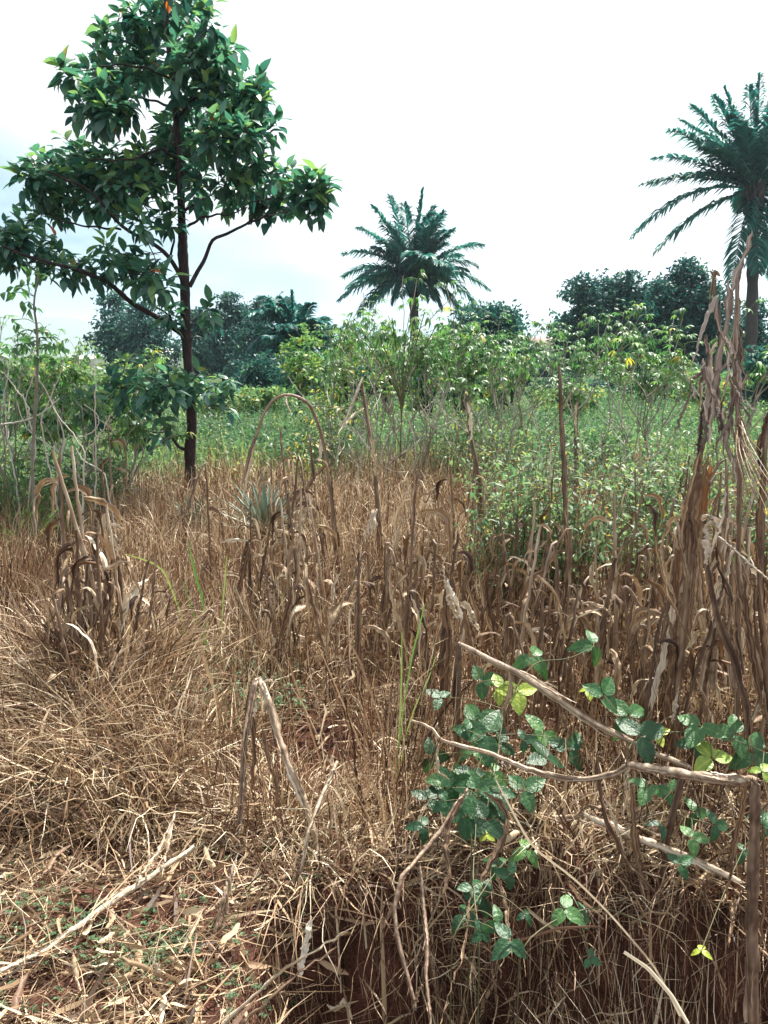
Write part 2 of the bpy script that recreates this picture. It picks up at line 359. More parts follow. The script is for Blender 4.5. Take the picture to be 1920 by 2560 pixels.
house(-15, 120, 5, 1.4, .5, 'roof', 'pale roofed house at the left edge beyond the leafy shrubs')
house(240, 120, 4, 1.2, .5, 'roof', 'white house seen low between the left shrubs, left of the thin tree')
house(395, 80, 5, 1.6, 1.0, 'roof', 'grey sheet roofed house just left of the tall tree trunk')
house(1372, 150, 12, 3.4, 1.6, 'rust', 'rust red roofed house in the gap right of the round dark tree')
house(1335, 180, 9, 3.2, 1.4, 'roof', 'white house in the gap left of the mango trees, beside the rust red roof')
house(1700, 75, 12, 2.3, .8, 'roof', 'white walled house glimpsed under the right mango trees')

# ------------------------------------------------------------------ leaf templates
LV = [leaf_t(.44, .12, .3), leaf_t(.5, .35, .2), leaf_t(.46, .55, .15), leaf_t(.42, .25, .5, twist=.6)]
LSM = [leaf_t(.42, .2, .3, 4, 3), leaf_t(.36, .45, .2, 4, 3)]
LQ = [leaf_t(.5, .2, 0, 3, 2), leaf_t(.4, .3, 0, 3, 2)]
PALMATE = [merge([rotz(leaf_t(.26, .35, .25, 4, 3), a, s_, tl) for a, s_, tl in ((0, 1, -.1), (.75, .9, -.2), (-.75, .9, -.15), (1.5, .7, -.3), (-1.5, .7, -.25))]),
           merge([rotz(leaf_t(.24, .5, .25, 4, 3), a, s_, tl) for a, s_, tl in ((0, 1, -.5), (.7, .9, -.6), (-.7, .95, -.45), (1.5, .7, -.7), (-1.4, .75, -.6))])]

# ------------------------------------------------------------------ the tall broad-leaved tree
TY = 8.0
def tp(l, dy=None): 
    K = len(l); dy = np.zeros(K) if dy is None else np.linspace(0, dy, K)
    return np.array([P(x, y, TY + o) for (x, y), o in zip(l, dy)])
def px_r(w, Y=TY): return w / 2 / FPX * Y
b = P(480, 1330, TY); b[2] = float(H(b[0], b[1]))
tree = thing('broadleaf_tree', 'tall slender broad-leaved tree with tiered glossy dark green crown rising from the brown grass', 'tree', b)
trunk = np.vstack([b - (0, 0, .05), tp([(476, 1250), (477, 1180), (476, 1120), (479, 1060), (474, 960), (466, 840), (464, 780), (461, 712), (458, 640), (455, 560), (452, 450), (440, 300), (425, 150), (415, 20), (412, -120)])])
tw = np.array([17, 15, 14.5, 15, 13, 12.5, 12.5, 13.5, 12, 13.5, 10, 9.5, 8, 6.5, 5, 3, 1.2]) ; tw = tw[:len(trunk)]
tr = resample(np.c_[trunk, tw], 70); tr[:, :3] += np.stack([np.sin(np.arange(70) * .5) * .004, np.cos(np.arange(70) * .4) * .004, np.zeros(70)], 1)
m = MB(); tubes(m, tr[:, :3], tr[:, 3] * .94 / FPX * TY * (1 + .05 * np.sin(np.arange(70) * 1.9)), 10, np.linspace(.4, .5, 70)[None])
part(m, 'trunk', M['bark'], tree)
BR = [ # polyline px, depth shift at the end, start width px
 ([(456, 836), (430, 815), (405, 802), (347, 768), (301, 736), (266, 698), (226, 687), (136, 658), (58, 640), (5, 612)], -.9, 15),
 ([(463, 712), (445, 680), (425, 642), (405, 625), (347, 590), (301, 566), (281, 541), (250, 500), (200, 460), (120, 430)], -.6, 12),
 ([(474, 715), (509, 654), (532, 596), (579, 579), (613, 564), (637, 538), (700, 470)], .4, 11),
 ([(620, 560), (660, 542), (712, 530), (770, 500)], .2, 6),
 ([(427, 637), (436, 600), (434, 580), (418, 555), (376, 538), (340, 480)], .5, 6),
 ([(446, 573), (400, 567), (360, 540), (324, 510), (290, 450)], .8, 7),
 ([(469, 567), (503, 544), (545, 536), (579, 538), (630, 505)], -.5, 7),
 ([(463, 527), (500, 500), (540, 480), (579, 463), (620, 420)], .9, 7),
 ([(301, 573), (255, 570), (185, 561), (133, 544), (90, 500)], -1.1, 6),
 ([(432, 815), (420, 770), (405, 735), (400, 690), (385, 640)], -.5, 6),
 ([(425, 790), (380, 760), (345, 720), (330, 690), (320, 640)], -.8, 5),
 ([(460, 1124), (440, 1110), (422, 1080), (399, 1040), (372, 985), (345, 945)], -.5, 9),
 ([(422, 1080), (400, 1080), (370, 1080), (301, 1057), (249, 1028), (214, 1000)], -.8, 6),
 ([(372, 985), (385, 960), (440, 965)], -.9, 5),
 ([(473, 1010), (500, 985), (530, 965), (556, 965)], -.4, 5),
 ([(250, 1030), (215, 1000), (195, 985)], -.9, 4),
 ([(450, 420), (480, 360), (540, 300), (600, 290)], .6, 8), ([(448, 400), (400, 370), (330, 400), (220, 400)], -.7, 8),
 ([(440, 300), (480, 250), (560, 220), (640, 240)], -.5, 7), ([(436, 270), (380, 250), (310, 240), (280, 270)], .6, 7),
 ([(430, 200), (370, 170), (290, 160), (190, 180)], -.4, 6), ([(425, 150), (460, 120), (540, 120)], .5, 5),
 ([(418, 60), (380, 40), (340, 20), (280, 60)], .5, 4), ([(418, 40), (460, 10), (510, 20)], -.4, 4), ([(438, 290), (430, 340), (415, 380)], -.9, 5),
 ([(474, 820), (500, 780), (520, 765)], -.2, 3), ([(470, 860), (490, 830), (505, 800)], -.2, 2.5)]
skel = [tr[28:, :3]]
for pl, dy, w0 in BR:
    p = smoothpath(tp(pl, dy), 26, 1); p[:, 2] += .006 * np.sin(np.arange(26) * 1.1 + w0)
    m = MB(); tubes(m, p, np.linspace(px_r(w0), px_r(max(1.6, w0 * .3)), 26)[None], 7, .42)
    part(m, 'branch', M['bark'], tree); skel.append(p[5:])
skel = np.concatenate(skel)
LOBES = [(415, -90, 70, 70, 14), (400, 20, 100, 55, 22), (270, 70, 28, 18, 3), (400, 110, 130, 60, 26), (530, 20, 24, 22, 3), (300, 165, 120, 45, 22), (180, 170, 40, 25, 6), (270, 235, 75, 55, 22),
 (490, 130, 80, 55, 18), (570, 130, 35, 25, 5), (580, 225, 100, 45, 24), (500, 230, 50, 40, 8), (640, 285, 55, 55, 14), (450, 320, 90, 50, 24), (560, 320, 80, 45, 16), (400, 390, 85, 45, 20),
 (160, 385, 95, 40, 20), (270, 400, 110, 45, 24), (210, 460, 130, 45, 28), (70, 420, 40, 30, 6), (110, 490, 50, 45, 10), (330, 450, 80, 50, 12), (30, 585, 62, 50, 22), (120, 610, 35, 35, 6),
 (620, 410, 90, 55, 20), (560, 470, 90, 38, 13), (500, 430, 60, 40, 6), (680, 470, 60, 50, 14), (775, 480, 50, 38, 13), (800, 460, 15, 40, 4), (730, 430, 30, 25, 4),
 (200, 655, 85, 20, 11), (300, 645, 55, 32, 8), (350, 640, 45, 35, 6), (395, 690, 45, 32, 7), (270, 610, 14, 20, 2), (430, 775, 18, 22, 3), (345, 530, 35, 25, 4), (425, 510, 30, 25, 3), (520, 770, 14, 12, 2),
 (370, 955, 70, 35, 8), (290, 955, 30, 22, 4), (215, 975, 35, 25, 5), (440, 955, 45, 30, 6), (345, 1065, 30, 20, 3), (555, 970, 30, 28, 4), (475, 940, 30, 25, 3), (240, 1030, 18, 12, 2), (330, 910, 30, 22, 3), (400, 1040, 20, 20, 2)]
tips = []
for cx, cy, rx, ry, n in LOBES:
    n = int(n * (1.55 if cy < 560 else 1.25) + .5)
    dyo = (U(-.8, .8) if cy < 560 else U(-.9, -.2)); 
    v = norm(N_(size=(n, 3))) * U(.2, 1, (n, 1)) ** .5
    for a_, b_, c_ in v: tips.append(P(cx + a_ * rx * 1.08, cy + b_ * ry * 1.12, TY + dyo + c_ * rx / FPX * TY * .9))
tips = np.array(tips)
m = MB(); lm = MB()
tips = tips[np.argsort([np.min(np.linalg.norm(skel - t, axis=1)) for t in tips])]
for t in tips:
    d = skel - t; dist = np.linalg.norm(d, axis=1) + np.where(d[:, 2] > 0, .25, 0) ; k = np.argmin(dist); a0 = skel[k]
    L = np.linalg.norm(t - a0); mid = (a0 + t) / 2 + (0, 0, -.12 * L)
    p = smoothpath([a0, mid, t], 8, 2); tubes(m, p, np.linspace(.0055, .003, 8)[None], 4, .4); skel = np.concatenate([skel, p[3:]])
    ax = norm(norm(t - a0) * .5 + np.array([0, 0, .8]) + N_(size=3) * .2)
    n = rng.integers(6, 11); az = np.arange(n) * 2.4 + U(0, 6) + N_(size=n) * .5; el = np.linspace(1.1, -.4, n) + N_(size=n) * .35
    e1 = norm(np.cross(ax, [.3, .9, .1])); e2 = np.cross(ax, e1)
    dd = (np.cos(el)[:, None] * (np.cos(az)[:, None] * e1 + np.sin(az)[:, None] * e2) + np.sin(el)[:, None] * ax)
    dd[:, 2] -= .4
    pos = t - ax * np.linspace(0, .16, n)[:, None] + norm(dd) * .02
    s = U(.105, .185, n); tint = np.clip(N_(.5, .18, n) + np.linspace(.22, -.1, n), 0, .93)  # upper leaves of each whorl tinted lighter, a painted top highlight
    tint = np.where(U(size=n) < .0012, 1.3, tint)
    vi = rng.integers(0, 4)
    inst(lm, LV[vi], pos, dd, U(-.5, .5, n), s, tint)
part(m, 'twig', M['bark'], tree); part(lm, 'crown', M['avo'], tree)

# ------------------------------------------------------------------ palms
def frond_mesh(c, tip, arch, L_=.55, n=62, tint=.5, upx=0.):
    m = MB(); c = np.asarray(c); tip = np.asarray(tip); K = 24; s = np.linspace(0, 1, K)[:, None]
    mid = c * .45 + tip * .55 + np.array([0, 0, arch])
    p = (1 - s) ** 2 * c + 2 * s * (1 - s) * mid + s ** 2 * tip
    tubes(m, p, np.linspace(.045, .008, K)[None], 4, .6)
    u = np.linspace(.1, .995, n); q = np.stack([np.interp(u, s[:, 0], p[:, i_]) for i_ in range(3)], 1)
    t = norm(np.gradient(q, axis=0)); sd = norm(np.cross(t, [0, 0, 1.]) + 1e-5); upn = np.cross(sd, t)
    wl_ = L_ * np.sin(pi * np.clip(u * .86 + .1, 0, 1)) ** .6
    for sg in (-1, 1):
        lift = U(-.1, .45, (n, 1)); d = norm(sd * sg * U(.75, 1, (n, 1)) + t * (.5 + .5 * u[:, None]) + upn * lift)
        pts = np.stack([q, q + d * wl_[:, None] * .5, q + d * wl_[:, None] * .95 + np.array([0, 0, -1.]) * (wl_ * U(.15, .5, n))[:, None]], 1)
        w = np.stack([np.full(n, .035), np.full(n, .085), np.full(n, .015)], 1) * (1.1 if L_ > .5 else .85)
        ribbons(m, pts, w, U(-.6, .6, (n, 1)), np.clip(N_(tint, .2, n), 0, 1), 0)
    return m
def palm(label, Y, cpx, base_px, tips_px, rt, L_, narch=.6, nrand=12, rr=3.6, low=False, tuft=True):
    c = P(cpx[0], cpx[1], Y); b = base_of(base_px, Y); t = thing('oil_palm', label, 'palm tree', b)
    p = smoothpath([b, b * .6 + c * .4 + (0.05, 0, 0), c - (0, 0, .3)], 20)
    m = MB(); tubes(m, p, (rt * (1 + .12 * np.sin(np.arange(20) * 2.2)))[None] * np.linspace(1.1, .9, 20), 10, .4); part(m, 'trunk', M['palmtrunk'], t)
    if tuft:
        m = MB()   # old frond bases clustered under the crown
        for k in range(46):
            az = k * 2.4; z0 = -1.0 + k * .022; dv = np.array([cos(az), sin(az), .0]); q = c + (0, 0, z0) + dv * rt * .7
            tubes(m, [q, q + dv * .16 + (0, 0, .18), q + dv * .2 + (0, 0, .42)], np.array([[.09, .07, .03]]), 5, U(0, .6))
        part(m, 'frond_base_collar', M['palmtrunk'], t)
    fr = []
    for tx, ty, dy, ar in tips_px:
        fr.append((P(tx, ty, Y + dy), ar))
    for k in range(nrand):
        az = U(0, 2 * pi); el = U(-.12, 1.2); r_ = rr * U(.8, 1)
        fr.append((c + np.array([cos(az) * cos(el) * r_ * .8, sin(az) * cos(el) * r_ * 1.1, sin(el) * r_ * .95]), U(.2, .8)))
    for tip, ar in fr:
        part(frond_mesh(c, tip, ar, L_ * U(.9, 1.1)), 'palm_frond', M['palm'], t)
palm('feathery oil palm standing alone in the middle against the white sky', 40, (1033, 690), 1035,
     [(850, 748, -1, .9), (858, 690, 1, .9), (862, 633, -1.2, .8), (895, 570, 1, .7), (930, 515, 0, .6), (975, 490, 1, .5), (1010, 510, -1, .5), (1058, 473, 0, .2), (1085, 515, 1, .3), (1110, 530, -1, .3),
      (1135, 575, 0, .4), (1207, 612, 0, .7), (1190, 662, -1, .7), (1222, 722, 0, 1.0), (1190, 760, 1, 1.2), (1160, 800, -.5, 1.2), (1102, 768, 0, .9), (1075, 745, -1, .7), (985, 752, 0, .8), (930, 765, -1, .9), (895, 783, 1, .9), (950, 600, -2, .6), (1000, 740, -1.6, .7), (870, 720, 2, .9), (1150, 640, 2, .6)],
     .24, .9, nrand=22, rr=3.5)
palm('tall oil palm at the right edge with long drooping fronds over the mango trees', 32, (1886, 475), 1845,
     [(1583, 590, -.6, 1.5), (1640, 628, .4, .9), (1607, 460, 0, .7), (1634, 395, .7, .7), (1673, 325, -.5, .6), (1727, 264, .3, .5), (1784, 240, -.4, .4), (1812, 218, .8, .3), (1872, 215, -.5, .2), (1900, 186, .2, .1),
      (1826, 712, -.8, 1.2), (1893, 678, -1, .4), (1940, 215, 0, .2), (2000, 260, .4, .5), (2080, 330, -.5, .6), (2140, 420, 0, .9), (2170, 540, .5, 1.3), (2100, 610, -.6, 1.3), (1960, 640, .3, 1.1), (1930, 700, 1, 1), (1700, 300, 2, .5), (1760, 330, -2, .4), (1830, 260, 1.8, .2), (2040, 300, 2, .4)],
     .22, .74, nrand=20, rr=3.6)
palm('low dark palm with an upright spear frond left of centre among the eucalyptus trees', 30, (737, 868), 740,
     [(729, 728, 0, .1), (650, 745, 0, .9), (625, 790, -1, 1.), (620, 880, 0, 1.), (632, 930, -1, 1.), (665, 745, 1, .8), (700, 760, -.5, .5), (765, 780, 0, .5), (800, 820, 0, .6), (828, 885, 0, .8), (830, 930, -1, .9), (815, 950, -.5, .8), (780, 800, 1, .4), (690, 930, -2, .6), (640, 960, -.5, .9), (750, 940, -2, .5)],
     .28, .6, nrand=22, rr=2.2, tuft=False)

# ------------------------------------------------------------------ background trees
def bgtree(label, name, Y, trunk_px, lobes, n, ls, mt, group=None, dens=1., trunk_r=.18, cat='tree', depth=1., tmu=.45, drop=.3):
    b = base_of(trunk_px, Y); t = thing(name, label, cat, b, group)
    cs = [P(cx, cy, Y + U(-.5, .5) * depth) for cx, cy, _, _ in lobes]
    m = MB(); top = np.mean([c for c in cs], 0); 
    for c in cs:
        mid = b * .5 + c * .5; mid[:2] = b[:2] * .65 + c[:2] * .35
        p = smoothpath([b, mid, c], 12); tubes(m, p, np.linspace(trunk_r, trunk_r * .2, 12)[None], 6, .4)
    part(m, 'trunk', M['bark'], t)
    m = MB(); area = sum(l[2] * l[3] for l in lobes)
    for (cx, cy, rx, ry), c in zip(lobes, cs):
        rxm, rym = rx / FPX * Y, ry / FPX * Y; k = int(n * rx * ry / area * dens); nc = max(5, k // 26)
        v = norm(N_(size=(nc, 3))) * (U(.1, 1.12, (nc, 1)) ** .55); cc = c + v * (rxm, rxm, rym)
        idx = rng.integers(0, nc, k); crad = ((.13 * min(rxm, rym) + ls * .7) * U(.5, 1.5, nc)[idx])[:, None]
        pos = cc[idx] + norm(N_(size=(k, 3))) * U(0, 1, (k, 1)) ** .4 * crad * 1.7 * (1, 1, .62)
        d = norm(v[idx] * .6 + N_(size=(k, 3)) * .8 + np.array([0, 0, -drop]))
        ctint = N_(0, .13, nc)
        inst(m, LQ[0], pos, d, U(-1.5, 1.5, k), U(.7, 1.3, k) * ls, np.clip(N_(tmu, .16, k) + ctint[idx], 0, 1))
    part(m, 'crown', M[mt], t); return t
bgtree('broad dark mango tree with a rounded crown at the left of the right-hand clump', 'mango_tree', 36, 1530, [(1500, 745, 75, 60), (1455, 810, 65, 60), (1540, 800, 80, 80), (1480, 860, 80, 40), (1560, 860, 70, 45), (1600, 800, 55, 60), (1425, 830, 40, 40), (1450, 735, 40, 40), (1560, 730, 50, 45), (1415, 880, 40, 40), (1620, 850, 50, 40)], 15000, .2, 'mango', dens=1.2)
bgtree('tallest dark mango tree with a pointed crown rising beside the right palm', 'mango_tree', 37, 1690, [(1715, 700, 45, 50), (1690, 760, 85, 60), (1650, 820, 80, 70), (1740, 820, 75, 70), (1690, 870, 90, 40), (1650, 745, 40, 40), (1770, 755, 45, 45)], 17000, .2, 'mango', dens=1.2)
bgtree('lower mango tree behind the dry maize bundle, right of the pointed mango tree', 'mango_tree', 39, 1830, [(1810, 830, 60, 60), (1885, 790, 32, 45), (1890, 850, 50, 50), (1850, 890, 90, 30)], 8000, .2, 'mango')
bgtree('round dense dark green tree behind the bare cassava stems, right of the middle palm', 'round_tree', 22, 1215, [(1190, 825, 70, 55), (1235, 800, 50, 35), (1265, 840, 50, 60), (1150, 880, 55, 55), (1220, 920, 95, 70), (1290, 920, 40, 60)], 15000, .13, 'mango', dens=1.2, tmu=.55)
for k, (lab, tpx, lobes, Yd) in enumerate([
  ('slim grey-green eucalyptus with a forked top, leftmost behind the tall tree', 300, [(258, 752, 18, 12), (285, 750, 30, 20), (300, 800, 50, 30), (280, 850, 60, 40), (330, 860, 60, 50)], 46),
  ('bushy grey-green tree directly left of the tall tree trunk', 385, [(355, 775, 38, 25), (390, 810, 40, 30), (340, 830, 50, 40), (400, 870, 60, 50), (350, 910, 80, 40)], 44),
  ('thin eucalyptus with open crown directly right of the tall tree trunk', 505, [(505, 790, 28, 24), (500, 840, 36, 36), (515, 890, 40, 40)], 47),
  ('tallest eucalyptus with a narrow pointed crown right of the tall tree trunk', 575, [(572, 750, 22, 22), (565, 790, 34, 28), (590, 830, 45, 35), (565, 880, 52, 50), (610, 790, 20, 30)], 45),
  ('dark leafy tree between the pointed eucalyptus and the low palm', 640, [(640, 790, 30, 30), (670, 770, 40, 28), (650, 850, 50, 50), (630, 920, 60, 40)], 42),
  ('hazy low tree right of the low palm, under the white sky', 830, [(820, 850, 25, 18), (860, 870, 40, 30), (800, 890, 40, 40), (880, 830, 25, 18), (845, 930, 70, 50)], 50),
  ('distant tree tops in the gap right of the round dark tree', 1390, [(1350, 920, 40, 25), (1400, 930, 50, 25), (1440, 915, 30, 25)], 60)]):
    bgtree(lab, 'eucalyptus_tree' if 'euca' in lab else 'background_tree', Yd, tpx, lobes, 6000, .22, 'euca', group='trees along the far edge of the field')
# belt of bushes in front of the far trees
def bush(label, px, Y, w, top, n, ls, mt='mango', tmu=.5, name='bush'):
    hz = (1022 - top); lobes = [(px + U(-.5, .5) * w, top + hz * U(.3, .75), w * U(.25, .42), hz * U(.28, .42)) for _ in range(6)]
    bgtree(label, name, Y, px, lobes, n, ls, mt, group='bushes along the back of the field', trunk_r=.04, cat='bush', tmu=tmu, dens=1.15)
for k, (px, Y, w, top, mt, lab) in enumerate([(60, 26, 190, 905, 'mango', 'dark bush at the left edge behind the bare stems'), (200, 25, 150, 930, 'herb', 'leafy green bush below the white house on the left'), (330, 27, 160, 940, 'mango', 'dark bush behind the lowest leaves of the tall tree'),
   (470, 28, 150, 945, 'mango', 'dark bush behind the tall tree trunk'), (590, 27, 130, 950, 'mango', 'dark bush below the pointed eucalyptus'), (690, 23, 140, 880, 'mango', 'very dark rounded bush under the low palm'), (620, 19, 110, 975, 'herb', 'light green bush left of the bent maize stalk'),
   (810, 26, 130, 925, 'mango', 'dark bush behind the yellowing shrub'), (920, 25, 160, 900, 'mango', 'dark bush behind the white cassava stems'), (1060, 25, 160, 890, 'mango', 'dark bush below the middle palm'), (1390, 40, 120, 925, 'euca', 'grey-green bush in the gap under the distant houses'),
   (1500, 26, 170, 930, 'mango', 'dark bush under the left mango tree'), (1640, 24, 180, 915, 'herb', 'light green bush under the pointed mango tree'), (1800, 25, 170, 920, 'mango', 'dark bush behind the dry maize bundle'), (1900, 20, 120, 880, 'mango', 'leafy bush at the right edge behind the maize')]):
    bush(lab, px, Y, w, top, 4200, .13, mt)

for k, (px, Y, w, top, mt, lab) in enumerate([(760, 17, 100, 835, 'cass', 'leafy light green shrub just right of the low palm'), (870, 15, 120, 800, 'cass', 'tall light green shrub left of the middle palm trunk'), (960, 18, 110, 830, 'herb', 'leafy shrub directly left of the middle palm trunk'), (1070, 16, 110, 830, 'herb', 'leafy shrub at the foot of the middle palm'), (1150, 15, 130, 800, 'cass', 'tall feathery light green shrub before the round dark tree'), (1270, 17, 110, 850, 'herb', 'light green shrub at the right side of the round dark tree'),
   (60, 14, 110, 900, 'cass', 'leafy green shrub at the left edge under the pale sky'), (180, 13, 110, 880, 'cass', 'tall bright green shrub left of the tall tree'), (290, 15, 100, 905, 'herb', 'leafy shrub just left of the tall tree trunk'), (560, 16, 130, 960, 'herb', 'low green shrub right of the tall tree trunk'), (1760, 15, 120, 900, 'herb', 'green shrub seen through the maize bundle'), (1420, 17, 120, 945, 'herb', 'low green shrub under the gap in the trees')]):
    bush(lab, px, Y, w * .9, top, 1500, .1, mt, tmu=U(.55, .75), name='leafy_shrub')
# ------------------------------------------------------------------ green weeds band (stuff)
def field_pts(n, y0, y1, p=0., mx_=1.15):
    if abs(p - 1) < 1e-6: Yv = y0 * (y1 / y0) ** U(size=n)
    else:
        e = 1 - p; Yv = (y0 ** e + (y1 ** e - y0 ** e) * U(size=n)) ** (1 / e)
    Xv = U(-1, 1, n) * (Yv * .5 * mx_ + .3); return Xv, Yv
m = MB()
Xc, Yc = field_pts(14000, 6.4, 24, 1.)
edge = 9.6 + 1.2 * np.sin(Xc * .9 + 1) + .7 * np.sin(Xc * 2.3)
edge = np.where(Xc > Yc * .12, edge - .9, edge)
edge = np.where(Xc < -Yc * .36, edge - 1.8, edge)
k_ = Yc > edge; Xc, Yc = Xc[k_], Yc[k_]
hh = (.34 + .22 * np.sin(Xc * 1.7) * np.sin(Yc * 1.1) + U(-.12, .25, len(Xc))) * .95
per = 16
base = np.repeat(np.stack([Xc, Yc, np.zeros_like(Xc)], 1), per, 0); hr = np.repeat(hh, per)
n = len(base); z = U(.25, 1, n) * hr
pos = base + np.stack([N_(0, .11, n), N_(0, .11, n), z], 1)
d = np.stack([N_(size=n), N_(size=n), U(-.8, 1.8, n)], 1)
tn_ = np.clip(N_(.46, .17, n) + np.repeat(N_(0, .1, len(Xc)) + .14 * np.sin(Xc * .8 + 2 * np.sin(Yc * .5)) + .1 * np.sin(Yc * 1.3 + Xc * 2.1), per), 0, .97)
inst(m, leaf_t(.3, .3, 0, 3, 2), pos, d, U(-1.5, 1.5, n), U(.04, .11, n), tn_)
solo(m, 'weeds', M['herb'], label='dense low green weeds covering the ground behind the dry grass', cat='weeds', kind='stuff')
# stems in the band
m = MB(); Xs, Ys = field_pts(12000, 8.5, 24, 1.1); n = len(Xs)
def blades(m, B, L, th0, th1, az, W, tint, K=6, kink=0.15, pw=1.2, taper=True):
    n = len(B); s = np.linspace(0, 1, K)[None]
    th = th0[:, None] + (th1 - th0)[:, None] * s ** pw + N_(0, kink, (n, K)); azz = az[:, None] + np.cumsum(N_(0, kink, (n, K)), 1)
    d = np.stack([np.sin(th) * np.cos(azz), np.sin(th) * np.sin(azz), np.cos(th)], -1)
    p = np.concatenate([B[:, None], B[:, None] + np.cumsum(d[:, :-1], 1) * (L[:, None, None] / (K - 1))], 1)
    gz = H(p[..., 0], p[..., 1]) + .006; p[..., 2] = np.maximum(p[..., 2], gz)
    prof = np.array([.7, 1, 1, .85, .6, .15]) if K == 6 else np.interp(np.linspace(0, 1, K), [0, .3, .7, 1], [.7, 1, .8, .15])
    if not taper: prof = np.ones(K)
    ribbons(m, p, W[:, None] * prof[None], U(0, 3.1, (n, 1)) + U(-1, 1, (n, 1)) * s * 1.5, tint, 0)
    return p
B = np.stack([Xs, Ys, np.zeros(n)], 1)
blades(m, B, U(.3, .7, n), U(0, .2, n), U(.1, .9, n), U(0, 6.28, n), U(.006, .012, n), np.clip(N_(.62, .18, n), 0, 1))
solo(m, 'weed_stems', M['herb'], label='thin green weed stalks poking above the green weeds', cat='weeds', kind='stuff')

# ------------------------------------------------------------------ dry grass (stuff)
def brown_mask(X, Y):
    e = 9.8 + 1.2 * np.sin(X * .9 + 1) + .7 * np.sin(X * 2.3); e = np.where(X > Y * .12, e - .6, e); e = np.where(X < -Y * .36, e - 1.2, e)
    return Y < e + U(-.6, .5, len(X))
GAPS = [(px_, py_, r_) + tuple(G(px_, py_)[:2]) for px_, py_, r_ in ((800, 1905, .26), (740, 1830, .15), (300, 2090, .22), (1400, 1690, .2), (1540, 1650, .28), (1300, 1800, .15), (470, 1720, .14), (1130, 1590, .18), (620, 1980, .14), (900, 1720, .12), (1650, 2060, .18), (1500, 2180, .18), (360, 1880, .12), (1000, 1500, .25), (700, 1600, .2))]
def gap_mask(X, Y):
    g = 0
    for _, _, r_, gx, gy in GAPS: g = np.maximum(g, np.exp(-(((X - gx) / r_) ** 2 + ((Y - gy) / r_) ** 2) ** 1.5))
    return g
def open_mask(X, Y):  # 1 = bare, trampled corner bottom left, and the hollow of the added shade bank
    a = sm(X, .05, -.5) * sm(Y, 2.75, 2.1)
    b = sm(X, -.35, -.1) * sm(Y, 2.1, 2.0)
    return np.maximum(np.maximum(a, b * .85), np.maximum(gap_mask(X, Y) * .95, 1 - np.interp(Y, [2.2, 3.2, 4.8], [.34, .5, 1.])))
m = MB()
Xg, Yg = field_pts(78000, 2.0, 11, .75); k_ = brown_mask(Xg, Yg) & (U(size=len(Xg)) > open_mask(Xg, Yg) * 1.05)
# clumping
cl = .5 + .5 * np.sin(Xg * 5 + 2 * np.sin(Yg * 3)) * np.sin(Yg * 4.3 + 2 * np.sin(Xg * 2.2)); k_ &= U(size=len(Xg)) < .35 + .75 * cl
Xg, Yg, cl = Xg[k_], Yg[k_], cl[k_]; n = len(Xg)
B = np.stack([Xg, Yg, H(Xg, Yg)], 1); L = (1 + .3 * np.sin(Xg * 1.9 + 1) * np.sin(Yg * 1.6)) * U(.18, .5, n) * (.75 + .45 * cl) * np.interp(Yg, [2, 4, 8], [.72, .95, 1.05])
kind = U(size=n); th1 = np.where(kind < .35, U(.1, .6, n), np.where(kind < .8, U(.8, 2.2, n), U(2, 3, n)))
W = np.maximum(U(.0025, .007, n), Yg * .0008 * U(.7, 1.5, n))
tn_ = tmix(n, .27, .76, .45, .12, .07 * (np.sin(Xg * 2.1 + Yg)) + np.interp(Yg, [4, 8], [-.02, .08]))
blades(m, B, L, U(0, .45, n), th1, U(0, 6.28, n), W, tn_)
# thin upright reddish stems
Xg, Yg = field_pts(15000, 2.3, 10, .8); k_ = brown_mask(Xg, Yg) & (U(size=len(Xg)) > open_mask(Xg, Yg) * 1.05); Xg, Yg = Xg[k_], Yg[k_]; n = len(Xg)
B = np.stack([Xg, Yg, H(Xg, Yg)], 1)
blades(m, B, U(.3, .75, n) * np.interp(Yg, [2.3, 4, 8], [.75, 1, .95]), U(0, .2, n), U(.05, .6, n), U(0, 6.28, n), np.maximum(.003, Yg * .0008), np.clip(N_(.36, .16, n), 0, .9), kink=.06)
n = 800; Xg = U(-.35, 1.2, n); Yg = U(1.3, 2.12, n); B = np.stack([Xg, Yg, H(Xg, Yg)], 1)
blades(m, B, U(.15, .62, n), U(0, .5, n), U(.1, 1.6, n), U(0, 6.28, n), U(.0015, .004, n), tmix(n, .15, .6, .7), K=8, kink=.1)  # stems in front of the bank, mostly tinted dark to paint in its shade
Xg = U(-.4, 1.3, 260); Yg = 2.1 + U(-.06, .1, 260); n = 260; B = np.stack([Xg, Yg, H(Xg, Yg)], 1)
blades(m, B, U(.1, .4, n), U(.8, 1.4, n), U(2.2, 3, n), -1.57 + N_(0, .6, n), U(.002, .0045, n), np.clip(N_(.42, .22, n), 0, 1), K=8, kink=.12)
# seed-headed pale plumes: fine wisps
Xg, Yg = field_pts(9000, 5, 10.5, 0.); k_ = brown_mask(Xg, Yg); Xg, Yg = Xg[k_], Yg[k_]; n = len(Xg)
B = np.stack([Xg, Yg, H(Xg, Yg) + .2], 1)
blades(m, B, U(.15, .35, n), U(0, .5, n), U(.8, 2, n), U(0, 6.28, n), np.maximum(.004, Yg * .0009), np.clip(N_(.72, .14, n), 0, 1))
solo(m, 'dry_grass', M['dry'], label='dense brown dried grass and weed stems covering the field', cat='dry grass', kind='stuff')

